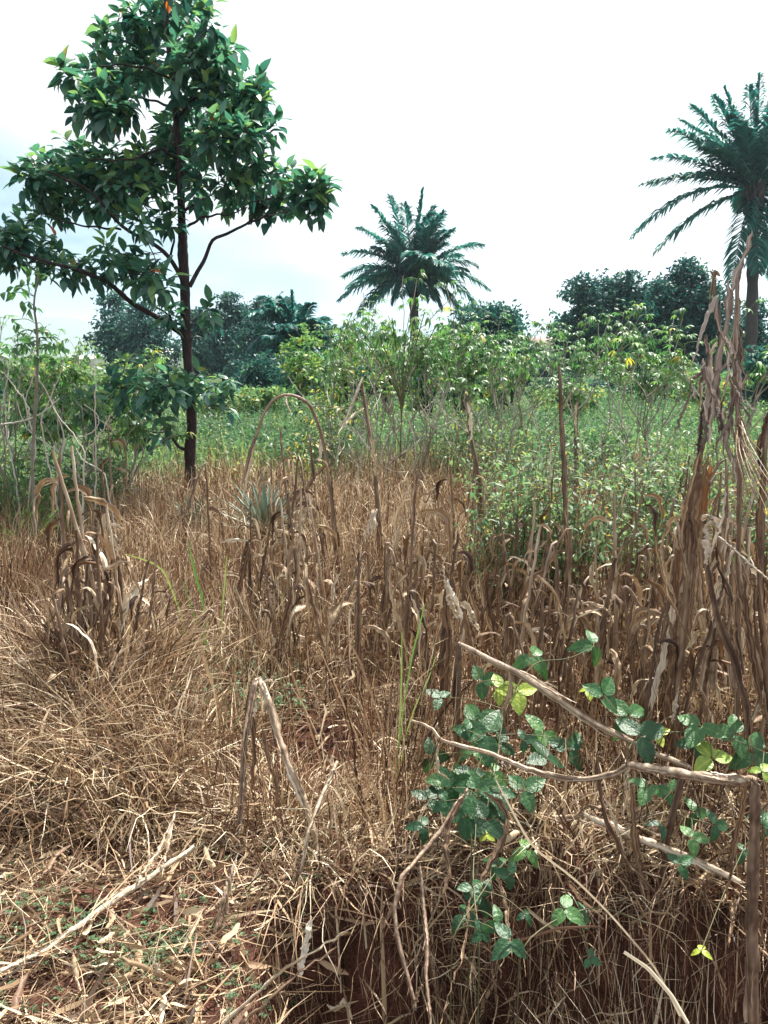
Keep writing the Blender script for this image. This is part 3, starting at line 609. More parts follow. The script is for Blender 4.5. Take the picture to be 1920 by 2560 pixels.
# straw litter
m = MB()
Xg, Yg = field_pts(64000, 1.35, 7, 1.2); k_ = U(size=len(Xg)) > sm(Xg, -.35, -.1) * sm(Yg, 2.1, 2.0) * .7
soilspots = np.zeros(len(Xg))
for px, py, r_ in ((210, 2270, .13), (430, 2300, .1), (560, 2480, .12), (390, 2420, .08), (60, 2080, .1), (120, 2500, .1), (800, 1905, .2), (300, 2090, .2), (700, 2400, .15)):
    q = G(px, py); soilspots = np.maximum(soilspots, np.exp(-((Xg - q[0]) ** 2 + (Yg - q[1]) ** 2) / r_ ** 2))
k_ &= U(size=len(Xg)) > soilspots * .85; k_ &= U(size=len(Xg)) > gap_mask(Xg, Yg) * .95; k_ &= U(size=len(Xg)) > sm(Xg, 0, -.5) * sm(Yg, 2.5, 1.9) * .45
Xg, Yg = Xg[k_], Yg[k_]; n = len(Xg)
B = np.stack([Xg, Yg, H(Xg, Yg) + U(.004, .07, n) * U(0, 1, n)], 1)
th = U(1.15, 1.75, n); W = np.maximum(np.where(U(size=n) < .08, U(.006, .014, n), U(.0013, .0038, n)), Yg * .0008)
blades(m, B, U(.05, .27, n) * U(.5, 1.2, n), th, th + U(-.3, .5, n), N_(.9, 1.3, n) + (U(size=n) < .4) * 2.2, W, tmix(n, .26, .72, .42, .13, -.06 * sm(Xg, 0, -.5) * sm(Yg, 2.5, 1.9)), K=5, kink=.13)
# broad crumpled leaf scraps
n = 1000; Xg, Yg = field_pts(n, 1.4, 4, 1.2)
B = np.stack([Xg, Yg, H(Xg, Yg) + U(.01, .05, n)], 1); th = U(1.3, 1.8, n); K = 7; s = np.linspace(0, 1, K)[None]
az = U(0, 6.28, n)[:, None] + np.cumsum(N_(0, .2, (n, K)), 1); thk = th[:, None] + N_(0, .25, (n, K))
d = np.stack([np.sin(thk) * np.cos(az), np.sin(thk) * np.sin(az), np.cos(thk)], -1)
p = B[:, None] + np.cumsum(d, 1) * (U(.05, .16, n)[:, None, None] / K); p[..., 2] = np.maximum(p[..., 2], H(p[..., 0], p[..., 1]) + .008)
ribbons(m, p, U(.008, .02, n)[:, None] * np.interp(np.linspace(0, 1, K), [0, .2, .8, 1], [.3, 1, .9, .2])[None], U(0, 3, (n, 1)) + U(-1.5, 1.5, (n, 1)) * s, np.clip(N_(.6, .22, n), 0, 1), .35)
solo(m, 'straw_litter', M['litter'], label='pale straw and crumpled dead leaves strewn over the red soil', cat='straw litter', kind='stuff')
# tiny seedlings on the bare corner
m = MB(); n = 420; q = np.array([G(x, y) for x, y in zip(np.r_[N_(400, 90, 150), N_(130, 80, 80), U(0, 800, 190)], np.r_[N_(2380, 40, 150), N_(2320, 60, 80), U(2120, 2550, 190)])]); q[:, 2] = H(q[:, 0], q[:, 1]) + .012
for k in range(5):
    az = k * 1.26 + U(0, .6, n); inst(m, LSM[0], q + (0, 0, .004 * k), np.stack([np.cos(az), np.sin(az), np.full(n, .35)], 1), 0., U(.008, .02, n), U(.3, .6, n))
n = 160; q = np.array([G(x, y) for x, y in zip(U(430, 760, n), U(1640, 1860, n))]); q[:, 2] += U(.02, .15, n)
for k in range(5):
    az = k * 1.26 + U(0, .6, n); inst(m, LSM[1], q + (0, 0, .01 * k), np.stack([np.cos(az), np.sin(az), np.full(n, .3)], 1), 0., U(.02, .035, n), U(.3, .7, n))
solo(m, 'seedlings', M['herb'], label='tiny pale green seedlings sprouting through the straw on the bare soil', cat='seedlings', kind='stuff')

# ------------------------------------------------------------------ tussocks of dry grass
def tussock(label, c, n, Lr, rad, lean, mt='dry', tm=.55, name='dry_grass_tussock', cat='grass tussock', W0=(.0018, .0048), spread=(.1, 1.1), end=(1.2, 2.6), group=None):
    c = np.array(c); r_ = rad * np.sqrt(U(size=n)); a_ = U(0, 6.28, n); B = c + np.stack([r_ * np.cos(a_), r_ * np.sin(a_), np.zeros(n)], 1)
    B[:, 2] = H(B[:, 0], B[:, 1]); az = a_ + N_(0, .5, n)
    if lean is not None: az = np.where(U(size=n) < .6, lean + N_(0, .6, n), az)
    m = MB(); blades(m, B, U(*Lr, n), U(*spread, n), U(*end, n), az, U(*W0, n) * np.where(U(size=n) < .06, 2.2, 1), tmix(n, tm - .34, tm + .14, .42), K=9, kink=.2, pw=1.1)
    return solo(m, name, M[mt], c, label=label, cat=cat, group=group)
tussock('big shaggy straw tussock arching over the dark hollow at the left', G(330, 1990), 1500, (.25, .62), .22, 2.9, tm=.58, spread=(0, .9), end=(.8, 2.6))
tussock('pale straw tussock at the left edge sweeping down to the left', G(110, 1930), 1500, (.3, .7), .25, 3.3, tm=.66, spread=(0, .9))
tussock('straw tussock below the folded maize cluster on the left', G(270, 1760), 1100, (.3, .6), .3, None, tm=.5, spread=(0, .7), end=(.5, 2.2))
tussock('dull straw tussock at the left edge above the pale tussock', G(20, 1700), 1500, (.3, .6), .3, None, tm=.6)
tussock('straw heap under the bean vine at the lower right', G(1400, 2120), 700, (.12, .3), .26, None, tm=.66, end=(1.3, 2.2))
tussock('thin pale straw fan leaning at the bottom right', G(1750, 2500), 160, (.35, .65), .06, 2.4, tm=.85, spread=(.5, 1.0), end=(.7, 1.3))
tussock('reddish upright dry stems in the middle left of the vine leaves', G(970, 2080), 70, (.4, .8), .13, None, tm=.42, spread=(0, .4), end=(.2, 1.2))
tussock('brown straw heap behind the broken maize arch', G(690, 2030), 600, (.12, .3), .28, None, tm=.62, end=(1.3, 2.3))
tussock('orange brown dry grass clump at the left edge', G(20, 1590), 260, (.5, .8), .1, None, tm=.3, spread=(.1, .5), end=(.3, .9))
tussock('bright green grass clump at the left edge among the weeds', G(30, 1420), 420, (.45, .85), .3, None, mt='green', tm=.4, name='green_grass_clump', W0=(.008, .016), spread=(.1, .5), end=(.9, 2.0))
tussock('second green grass clump at the left edge, in front of the bare stems', G(110, 1330), 260, (.35, .7), .3, None, mt='green', tm=.5, name='green_grass_clump', W0=(.008, .016), spread=(.1, .5), end=(.9, 2.0))

# ------------------------------------------------------------------ pineapple plants
def pineapple(label, c, n, L0, sc=1.):
    t = thing('pineapple_plant', label, 'plant', c, 'pineapple plants in the dry grass'); m = MB()
    a_ = np.arange(n) * 2.4; th0 = np.linspace(.15, 1.25, n)
    p = []
    for k in range(n):
        s = np.linspace(0, 1, 8); th = th0[k] + .25 * s + U(-.08, .08); d = np.stack([np.sin(th) * cos(a_[k]), np.sin(th) * sin(a_[k]), np.cos(th)], 1)
        p.append(np.array(c) + (0, 0, .03) + np.cumsum(d, 0) * L0 * U(.7, 1.05) / 8)
    ribbons(m, np.array(p), .034 * sc * np.array([.9, 1, 1, .95, .8, .6, .35, .05])[None], pi / 2 * 0, np.clip(N_(.5, .25, n), 0, 1), .5, ref=(0, 0.02, 1))
    part(m, 'leaf_rosette', M['pine'], t)
    m = MB(); tubes(m, [np.array(c) - (0, 0, .03), np.array(c) + (0, 0, .04), np.array(c) + (0, 0, .12)], np.array([[.04, .04, .02]]), 6, .2); part(m, 'stem', M['stalk'], t)
pineapple('large grey-green pineapple plant with spiky leaves in the dry grass right of the tree', P(668, 1370, 6.0) * (1, 1, 0) + (0, 0, .16), 50, .52, 1.1)
pineapple('small spiky pineapple plant directly below the tall tree', P(482, 1345, 6.4) * (1, 1, 0) + (0, 0, .12), 22, .36)

# ------------------------------------------------------------------ dry maize
PROF = np.interp(np.linspace(0, 1, 12), [0, .1, .4, .8, 1], [.35, .8, 1, .65, .1])
def node_r(K, r0, r1, nn):
    s = np.linspace(0, 1, K); r_ = r0 + (r1 - r0) * s; ph = (s * nn) % 1; return r_ * (1 + .15 * np.exp(-((ph - .5) / .07) ** 2))
def jit(p, a=.006): return p + N_(0, a, p.shape) * np.r_[0, np.ones(len(p) - 1)][:, None]
def drape(m, q, az, L, w, th0=.5, th1=2.9, tint=.5, K=12):
    s = np.linspace(0, 1, K); th = th0 + (th1 - th0) * np.clip(s * 1.8, 0, 1) ** 1.2 + N_(0, .16, K); aa = az + np.cumsum(N_(0, .18, K))
    d = np.stack([np.sin(th) * np.cos(aa), np.sin(th) * np.sin(aa), np.cos(th)], 1); p = np.asarray(q) + np.cumsum(d, 0) * L / K
    p[:, 2] = np.maximum(p[:, 2], .01)
    husk(m, p, w * PROF[None] * U(.7, 1.1, (1, K)), U(0, 3) + U(-2.5, 2.5) * s[None] + N_(0, .15, (1, K)), tint, U(.2, .9), C=5)
def maize_variant(k, label, group):
    t = thing('dry_maize_plant', label, 'maize plant', (0, -50 - k, 0), group); b = np.array([0, -50. - k, 0]); h = U(.55, 1.15)
    lean = U(0, 6.28); top = b + (cos(lean) * h * U(.02, .16), sin(lean) * h * U(.02, .16), h)
    pts = [b - (0, 0, .03), b * .5 + top * .5 + N_(0, .012, 3), top]
    brk = k % 3
    if brk == 0:
        az = U(0, 6.28); L = U(.3, .6) * h; a1 = top + (cos(az) * L * .35, sin(az) * L * .35, -L * U(.5, .8)); pts += [top + (cos(az) * .02, sin(az) * .02, .01), a1]
    p = resample(pts, 30); p = jit(p, .002); m = MB(); tubes(m, p, node_r(30, U(.009, .013), .006, 6)[None], 7, np.clip(U(.25, .75) + N_(0, .08, (1, 30)), 0, 1), ref=(.7, .7, .1), streak=.12); part(m, 'stalk', M['stalk'], t)
    nl = 6 + k % 4
    for i_ in range(nl):
        z = h * (.25 + .72 * i_ / nl); q = b + (top - b) * (z / h); m = MB()
        drape(m, q, U(0, 6.28), U(.16, .42), U(.014, .034), U(.6, 2.2), U(2.8, 3.25), np.clip(N_(.5, .22), .1, .95)); part(m, 'dry_leaf', M['maize'], t)
    return t
GRP = 'dry maize plants left standing in the field'
NV = 12
VAR = [maize_variant(k, 'x', GRP) for k in range(NV)]
spots = []
def region_spots(n, x0, x1, y0, y1, lab): 
    for _ in range(n):
        q = G(U(x0, x1), U(y0, y1)); spots.append((q, lab))
region_spots(34, 1250, 1640, 1500, 1860, 'maize plant of the brown stand right of centre, counted')
region_spots(38, 1600, 1990, 1560, 2000, 'maize plant of the thick stand under the tall bundle, counted')
region_spots(13, 180, 370, 1640, 1890, 'maize plant of the left-hand cluster, counted')
region_spots(9, 520, 760, 1500, 1700, 'dry maize plant above the snapped V stalk, counted')
region_spots(14, 760, 1100, 1480, 1750, 'dry maize plant in the middle grass, counted')
region_spots(9, 1080, 1700, 1380, 1520, 'maize plant among the yellow-flowered weeds, counted')
region_spots(5, 100, 700, 1370, 1500, 'small maize plant in the brown grass before the tall tree, counted')
ORD = ['first', 'second', 'third', 'fourth', 'fifth', 'sixth', 'seventh', 'eighth', 'ninth', 'tenth', 'eleventh', 'twelfth', 'thirteenth', 'fourteenth', 'fifteenth', 'sixteenth', 'seventeenth', 'eighteenth', 'nineteenth', 'twentieth'] + ['twenty-' + w for w in ('first', 'second', 'third', 'fourth', 'fifth', 'sixth', 'seventh', 'eighth', 'ninth')] + ['thirtieth'] + ['thirty-' + w for w in ('first', 'second', 'third', 'fourth', 'fifth', 'sixth', 'seventh', 'eighth', 'ninth')] + ['fortieth', 'forty-first']
def number(sp):
    out = []
    for lab in dict.fromkeys(l for _, l in sp):
        g = sorted([q for q, l in sp if l == lab], key=lambda q: q[0] / q[1])
        out += [(q, ORD[k] + ' ' + lab.replace('; ', '; ')) for k, q in enumerate(g)]
    return out
spots = [(q, l + ' from the left') for q, l in spots]
sp_ = number(spots); sp_ = [sp_[k] for k in rng.permutation(len(sp_))]
used = set()
for i_, (q, lab) in enumerate(sp_):
    v = i_ % NV; q[2] = float(H(q[0], q[1])) - .01
    sc = U(.75, 1.05) * (1 if q[1] > 3 else .85)
    if v not in used:
        used.add(v); o = VAR[v]; o.location = [float(c) for c in q]; o.rotation_euler = (0, 0, U(0, 6.28)); o.scale = (sc,) * 3; o['label'] = lab
    else: dup(VAR[v], q, U(0, 6.28), sc, lab, (U(-.12, .12), U(-.12, .12)))

# hero maize, pixel polylines (x, y, width px) at given distances
def hp(pts, Y0, Y1=None, K=24, it=1):
    Y1 = Y0 if Y1 is None else Y1; n = len(pts); Ys_ = np.linspace(Y0, Y1, n)
    A = np.array([np.r_[P(x, y, Yk), w * (.78 if w > 13 else .88) / 2 / FPX * Yk] for (x, y, w), Yk in zip(pts, Ys_)]); r_ = resample(A, K)
    for _ in range(it): r_[1:-1, :3] = (r_[:-2, :3] + 2 * r_[1:-1, :3] + r_[2:, :3]) / 4
    return r_
def hero(label, base, parts, extra=None, name='dry_maize_plant', cat='maize plant', lm_='maize', wk=1.):
    t = thing(name, label, cat, base)
    for kind, pts, Y0, Y1, tint in parts:
        m = MB()
        if kind in ('stalk', 'rod'):
            K = 48; r_ = hp(pts, Y0, Y1, K); p = jit(r_[:, :3], .0007); rr_ = r_[:, 3]
            s = np.linspace(0, 1, K); nn = max(2, np.linalg.norm(p[-1] - p[0]) / .14); ph = (s * nn) % 1
            if kind == 'stalk': rr_ = rr_ * (1 + .1 * np.exp(-((ph - .5) / .08) ** 2)) * (1 + N_(0, .02, K))
            rr_ = rr_ * (1 + .07 * np.sin(s * U(15, 30) + U(0, 6)) + .05 * np.sin(s * 50 + U(0, 6)))
            tubes(m, p, rr_[None], 11, np.clip(tint + np.where(np.abs(ph - .5) < .05, -.2, 0) + N_(0, .03, (1, K)), 0, 1), ref=(.15, 1, .1), streak=.16)
            if kind == 'stalk' and rr_.max() > .005:
                tg = norm(np.gradient(p, axis=0))
                for _ in range(7):
                    i0 = rng.integers(0, K - 14); ln = rng.integers(8, 13); o_ = norm(np.cross(tg[i0], N_(size=3))); q_ = p[i0:i0 + ln] + o_ * rr_[i0:i0 + ln, None] * (1.05 + np.linspace(0, U(0, 1.3), ln)[:, None] ** 2 * U(.3, 1.5))
                    husk(m, q_, rr_[i0:i0 + ln][None] * U(.5, 1.5) * np.interp(np.linspace(0, 1, ln), [0, .2, 1], [.6, 1, .2])[None], U(0, 6) , np.clip(tint + N_(0, .14), 0, 1), .4, ref=(.1, 1, .15), C=4)
                for e_, sg in ((0, -1), (K - 1, 1)):
                    for _ in range(6):
                        o_ = norm(np.cross(tg[e_], N_(size=3))) * rr_[e_] * U(.3, .9); l_ = rr_[e_] * U(.8, 2.6); a0_ = p[e_] + o_ - tg[e_] * sg * rr_[e_] * .4
                        husk(m, np.stack([a0_, a0_ + tg[e_] * sg * l_ * .5 + o_ * .15, a0_ + tg[e_] * sg * l_ + o_ * .5]), rr_[e_] * np.array([[.7, .5, .1]]), U(0, 6), np.clip(tint + N_(0.05, .15), 0, 1), .3, C=3)
            part(m, 'stalk', M['stalk' if kind == 'stalk' else 'orange'], t)
        else:
            K = 24; r_ = hp(pts, Y0, Y1, K); p = jit(r_[:, :3], .002); s = np.linspace(0, 1, K)[None]
            tw_ = U(-.5, .5) + U(-.7, .7) * s + N_(0, .12, (1, K))
            e = np.minimum(1, np.minimum(s * 8 + .3, (1 - s) * 6 + .12))
            husk(m, p, r_[None, :, 3] * 1.85 * wk * e, tw_, tint, U(.3, .9), ref=(.1, 1, .15)); part(m, 'dry_leaf', M[lm_], t)
    if extra: extra(t)
    return t
def gb(px, Y): return base_of(px, Y)
# bent arch stalk
hero('thin bent maize stalk arching over like a hoop left of centre', gb(850, 5), [
    ('stalk', [(852, 1560, 15), (845, 1430, 14), (834, 1318, 12), (829, 1248, 11), (819, 1161, 10), (806, 1094, 9), (791, 1049, 9), (774, 1007, 9), (757, 997, 8), (734, 987, 8), (712, 984, 8), (692, 992, 8), (672, 1010, 8), (657, 1037, 8), (642, 1087, 9), (627, 1124, 10), (615, 1174, 8), (605, 1215, 4)], 5, 4.7, .52),
    ('leaf', [(806, 1094, 9), (800, 1110, 12), (802, 1135, 11), (797, 1155, 4)], 4.95, 4.9, .95),
    ('leaf', [(640, 1085, 8), (632, 1120, 14), (622, 1170, 12), (610, 1240, 4)], 4.75, 4.7, .75),
    ('leaf', [(712, 986, 5), (716, 1010, 6), (730, 1035, 3)], 4.9, 4.8, .8),
    ('leaf', [(815, 1160, 8), (780, 1200, 10), (760, 1230, 12), (735, 1270, 4)], 5, 5, .35),
    ('leaf', [(845, 1330, 14), (842, 1400, 18), (848, 1480, 12), (850, 1520, 6)], 4.9, 4.9, .3)])
hero('thin brown maize stem standing straight and leafless in front of the mango trees', gb(1425, 3.9), [('stalk', [(1428, 1800, 20), (1425, 1650, 18), (1415, 1300, 15), (1410, 1180, 13), (1402, 1050, 11), (1400, 930, 9), (1398, 915, 5)], 3.9, 3.9, .33), ('leaf', [(1415, 1300, 8), (1412, 1270, 16), (1420, 1360, 14), (1422, 1430, 6)], 3.85, 3.8, .55)])
hero('short dark maize stem with a pale tip right of the leafless brown stem', gb(1440, 5.6), [('stalk', [(1440, 1480, 10), (1436, 1300, 9), (1440, 1130, 8), (1441, 1030, 8), (1443, 1000, 5)], 5.6, 5.6, .3), ('leaf', [(1442, 1005, 5), (1438, 1050, 7), (1442, 1100, 3)], 5.55, 5.5, .7)])
hero('leaning maize stalk with a pale straw top right of the bent hoop stalk', gb(950, 5.4), [('stalk', [(955, 1560, 13), (950, 1330, 12), (940, 1200, 11), (926, 1090, 9), (912, 1010, 9), (905, 960, 7)], 5.4, 5.4, .36), ('stalk', [(906, 945, 6), (890, 985, 6), (860, 1060, 5), (845, 1085, 3)], 5.3, 5.1, .92),
    ('leaf', [(925, 1092, 7), (932, 1110, 14), (937, 1150, 14), (938, 1190, 8)], 5.3, 5.3, .75), ('leaf', [(910, 1020, 4), (880, 1040, 8), (858, 1070, 4)], 5.35, 5.2, .8), ('leaf', [(938, 1270, 10), (930, 1290, 18), (915, 1330, 14), (908, 1350, 4)], 5.2, 5.1, .9)])
hero('maize stalk with a pale leaf curl standing before the white cassava stems', gb(1205, 5.2), [('stalk', [(1212, 1560, 13), (1205, 1350, 13), (1195, 1180, 12), (1175, 1080, 10), (1168, 1000, 8)], 5.2, 5.2, .33), ('leaf', [(1168, 1005, 6), (1176, 1040, 11), (1180, 1090, 8), (1172, 1110, 4)], 5.1, 5.1, .85), ('leaf', [(1195, 1180, 12), (1202, 1230, 18), (1205, 1290, 16), (1202, 1340, 6)], 5.1, 5.0, .3)])
# left cluster
hero('tallest folded maize plant with pale hanging leaf tips in the left cluster', gb(262, 3.4), [
    ('stalk', [(270, 1900, 20), (262, 1700, 19), (262, 1500, 17), (268, 1350, 15), (262, 1280, 8), (256, 1180, 4), (252, 1110, 2)], 3.4, 3.4, .36),
    ('leaf', [(264, 1285, 10), (255, 1310, 20), (245, 1350, 18), (240, 1400, 10)], 3.35, 3.3, .75), ('leaf', [(262, 1285, 10), (266, 1340, 14), (270, 1400, 10)], 3.3, 3.3, .6),
    ('leaf', [(275, 1335, 10), (285, 1345, 22), (296, 1375, 20), (303, 1410, 12), (306, 1440, 8)], 3.3, 3.25, .8), ('leaf', [(275, 1312, 8), (295, 1315, 11), (313, 1324, 5)], 3.3, 3.25, .85),
    ('leaf', [(308, 1510, 6), (320, 1525, 22), (330, 1550, 20), (338, 1590, 10), (342, 1620, 3)], 3.2, 3.2, .7), ('leaf', [(240, 1330, 12), (236, 1400, 24), (232, 1480, 26), (228, 1560, 12)], 3.3, 3.3, .28),
    ('leaf', [(225, 1470, 6), (260, 1430, 12), (300, 1405, 12), (330, 1405, 8), (325, 1425, 4)], 3.2, 3.0, .85), ('leaf', [(290, 1400, 16), (300, 1500, 28), (306, 1600, 26), (300, 1700, 16)], 3.3, 3.3, .3)])
hero('second maize stalk of the left cluster with dark shrunken leaves', gb(305, 3.3), [('stalk', [(330, 1920, 18), (310, 1750, 18), (304, 1550, 18), (300, 1400, 15), (293, 1340, 10)], 3.3, 3.3, .25), ('leaf', [(304, 1600, 14), (316, 1700, 22), (325, 1800, 20), (330, 1880, 8)], 3.2, 3.2, .3), ('leaf', [(240, 1560, 14), (246, 1680, 24), (240, 1800, 20), (250, 1900, 8)], 3.3, 3.2, .25)])
# broken tops centre-left
hero('maize plant with a folded top and dark drooping leaves left of centre', gb(625, 4.1), [('stalk', [(650, 1720, 15), (632, 1560, 15), (625, 1450, 14), (622, 1370, 12), (618, 1350, 9)], 4.1, 4.1, .3), ('leaf', [(620, 1352, 6), (595, 1350, 13), (565, 1352, 11), (550, 1358, 4)], 4.05, 3.9, .88), ('leaf', [(622, 1365, 10), (612, 1410, 24), (600, 1460, 26), (590, 1500, 10)], 4, 4, .28),
    ('leaf', [(626, 1370, 8), (640, 1430, 16), (645, 1500, 14), (655, 1580, 5)], 4, 4, .35), ('leaf', [(632, 1392, 5), (645, 1387, 10), (657, 1390, 6)], 4, 3.95, .8), ('leaf', [(690, 1440, 5), (700, 1480, 8), (715, 1540, 4)], 4, 3.95, .8)])
hero('maize plant with a grey hanging leaf beside the large pineapple plant', gb(785, 4.6), [('stalk', [(800, 1640, 14), (790, 1450, 13), (786, 1330, 12), (782, 1262, 9)], 4.6, 4.6, .45), ('leaf', [(782, 1262, 8), (765, 1285, 20), (750, 1310, 18), (738, 1330, 5)], 4.5, 4.4, .62), ('leaf', [(790, 1270, 8), (800, 1310, 13), (806, 1360, 11), (815, 1420, 5)], 4.5, 4.5, .3), ('leaf', [(784, 1290, 10), (786, 1350, 16), (790, 1400, 12), (785, 1440, 4)], 4.5, 4.5, .55)])
hero('maize plant with a bleached curled leaf at the centre of the grass', gb(945, 4.9), [('stalk', [(955, 1660, 14), (950, 1500, 13), (948, 1400, 12), (945, 1300, 10), (940, 1272, 7)], 4.9, 4.9, .32), ('leaf', [(942, 1272, 6), (935, 1290, 13), (938, 1310, 12), (925, 1335, 8), (912, 1342, 3)], 4.8, 4.7, .97), ('leaf', [(948, 1300, 8), (952, 1380, 14), (950, 1450, 10)], 4.85, 4.8, .3)])
# broken arch in front
hero('snapped maize stalk forming an upside-down V in the foreground left of centre', G(800, 2145), [
    ('stalk', [(800, 2150, 20), (793, 2110, 22), (765, 2010, 25), (725, 1920, 26), (695, 1840, 24), (668, 1745, 24), (655, 1712, 24), (648, 1700, 18)], 2.2, 2.55, .68),
    ('stalk', [(648, 1699, 18), (638, 1706, 20), (625, 1770, 22), (612, 1850, 22), (605, 1960, 18), (598, 2050, 15), (583, 2140, 13), (572, 2195, 12)], 2.55, 2.2, .45),
    ('leaf', [(655, 1704, 6), (675, 1700, 11), (697, 1708, 3)], 2.5, 2.45, .95), ('leaf', [(640, 1715, 10), (622, 1740, 16), (618, 1790, 12), (612, 1830, 5)], 2.5, 2.5, .4),
    ('leaf', [(632, 1780, 10), (634, 1880, 20), (628, 1960, 16), (640, 2050, 12), (665, 2100, 4)], 2.45, 2.35, .35), ('leaf', [(655, 1820, 10), (672, 1900, 22), (690, 1960, 18), (700, 2030, 12), (720, 2080, 4)], 2.45, 2.3, .45), ('leaf', [(640, 1755, 3), (637, 1775, 8), (635, 1795, 3)], 2.4, 2.4, .97)])
hero('short curled maize husk stump standing on the bare soil at lower left', G(515, 2440), [('leaf', [(568, 2190, 12), (572, 2210, 30), (562, 2260, 32), (545, 2310, 28), (530, 2360, 16), (515, 2420, 8)], 1.95, 1.8, .55), ('leaf', [(560, 2250, 10), (552, 2300, 20), (540, 2370, 14), (520, 2430, 6)], 1.9, 1.78, .35), ('stalk', [(510, 2445, 10), (530, 2360, 12), (560, 2240, 12), (570, 2195, 10)], 1.75, 1.97, .4)], name='maize_stump', cat='maize stump')
hero('thin dry stick crossing behind the snapped V stalk', G(745, 2230), [('stalk', [(742, 2240, 7), (770, 2080, 14), (800, 2000, 13), (830, 1930, 12), (842, 1905, 10)], 2.05, 2.35, .6)], name='dry_stick', cat='stick')
# centre right broken plant
hero('maize plant with a pale folded husk at its snapped top right of centre', gb(1108, 2.95), [
    ('stalk', [(1098, 2010, 22), (1103, 1850, 24), (1108, 1700, 24), (1112, 1560, 22), (1116, 1475, 16)], 2.95, 2.95, .36),
    ('leaf', [(1117, 1446, 8), (1125, 1475, 17), (1145, 1515, 22), (1158, 1548, 10)], 2.9, 2.8, .88), ('leaf', [(1115, 1450, 8), (1122, 1490, 24), (1138, 1530, 24), (1156, 1550, 8)], 2.92, 2.85, .68), ('leaf', [(1148, 1505, 8), (1168, 1515, 22), (1182, 1540, 22), (1196, 1570, 10), (1199, 1582, 3)], 2.85, 2.8, .72),
    ('leaf', [(1108, 1385, 3), (1109, 1420, 5), (1112, 1465, 6)], 2.9, 2.9, .95), ('leaf', [(1112, 1480, 16), (1122, 1600, 26), (1118, 1720, 22), (1105, 1850, 10)], 2.9, 2.85, .33), ('leaf', [(1160, 1540, 10), (1175, 1600, 22), (1190, 1680, 18), (1180, 1750, 6)], 2.85, 2.8, .4)])
hero('dark broken maize post with a long pale stalk snapped off to the lower right', gb(1145, 2.6), [
    ('stalk', [(1148, 2120, 26), (1145, 1950, 28), (1142, 1750, 26), (1146, 1640, 24), (1147, 1608, 18)], 2.6, 2.6, .3),
    ('stalk', [(1146, 1608, 12), (1180, 1625, 18), (1230, 1652, 20), (1290, 1680, 22), (1360, 1725, 24), (1420, 1765, 24), (1490, 1810, 24), (1560, 1845, 22), (1640, 1885, 20), (1720, 1915, 16)], 2.6, 2.3, .66),
    ('leaf', [(1270, 1670, 6), (1278, 1720, 20), (1262, 1765, 16), (1255, 1800, 8)], 2.5, 2.45, .62), ('leaf', [(1390, 1745, 8), (1405, 1790, 14), (1425, 1840, 12), (1430, 1880, 4)], 2.45, 2.4, .5), ('leaf', [(1290, 1680, 6), (1276, 1672, 10), (1262, 1690, 4)], 2.5, 2.5, .9)])
hero('thick pale maize stalk snapped flat across the foreground from a stout post at the right', G(1885, 2555), [
    ('stalk', [(1885, 2700, 44), (1882, 2500, 44), (1880, 2350, 42), (1882, 2200, 40), (1885, 2080, 38), (1888, 1990, 36), (1890, 1960, 30)], 1.72, 1.75, .42),
    ('stalk', [(1898, 1955, 20), (1880, 1948, 30), (1850, 1953, 33), (1800, 1948, 34), (1740, 1940, 34), (1680, 1930, 32), (1620, 1920, 30), (1571, 1912, 24)], 1.75, 1.95, .7),
    ('stalk', [(1572, 1913, 22), (1545, 1932, 20), (1500, 1943, 19), (1450, 1950, 19), (1400, 1944, 18), (1350, 1932, 18), (1300, 1915, 17), (1240, 1890, 16), (1200, 1876, 15), (1150, 1865, 14), (1100, 1850, 12), (1085, 1825, 10), (1060, 1812, 9), (1030, 1802, 7)], 1.95, 2.25, .66),
    ('leaf', [(1572, 1918, 8), (1565, 1960, 14), (1568, 2000, 12), (1558, 2040, 5)], 1.93, 1.93, .72), ('leaf', [(1098, 1852, 8), (1092, 1890, 12), (1095, 1930, 10), (1125, 1950, 5)], 2.2, 2.15, .7),
    ('leaf', [(1868, 1950, 8), (1858, 2020, 22), (1840, 2090, 20), (1825, 2180, 10), (1815, 2260, 5)], 1.7, 1.7, .3), ('leaf', [(1905, 2060, 8), (1912, 2160, 20), (1908, 2280, 18), (1900, 2380, 8)], 1.75, 1.7, .3)])
hero('pale fallen maize stalk lying behind the right foreground vine leaves', G(1465, 2130), [('stalk', [(1272, 2022, 12), (1330, 2034, 16), (1400, 2045, 18), (1440, 2043, 18), (1456, 2030, 16)], 2.25, 2.12, .6), ('stalk', [(1460, 2035, 20), (1520, 2062, 24), (1580, 2090, 24), (1640, 2112, 26), (1700, 2135, 26), (1780, 2170, 24), (1850, 2205, 20)], 2.12, 1.9, .7), ('leaf', [(1465, 2018, 8), (1500, 2020, 16), (1530, 2035, 8), (1545, 2046, 3)], 2.05, 2.05, .4)], name='fallen_maize_stalk', cat='maize stalk')
hero('long pale maize stalk lying on the bare soil at lower left', G(240, 2290), [('stalk', [(484, 2118, 16), (455, 2140, 17), (420, 2160, 17), (380, 2190, 20), (330, 2222, 24), (290, 2248, 24), (250, 2275, 20), (215, 2300, 18)], 2.15, 1.85, .76), ('stalk', [(222, 2298, 22), (170, 2332, 20), (120, 2372, 18), (60, 2400, 17), (0, 2428, 16)], 1.85, 1.68, .8), ('leaf', [(330, 2225, 10), (360, 2180, 13), (400, 2120, 10), (440, 2030, 5)], 1.92, 2.15, .9), ('leaf', [(405, 2190, 4), (415, 2130, 11), (430, 2060, 9), (440, 2010, 4)], 1.98, 2.2, .93)], name='fallen_maize_stalk', cat='maize stalk')
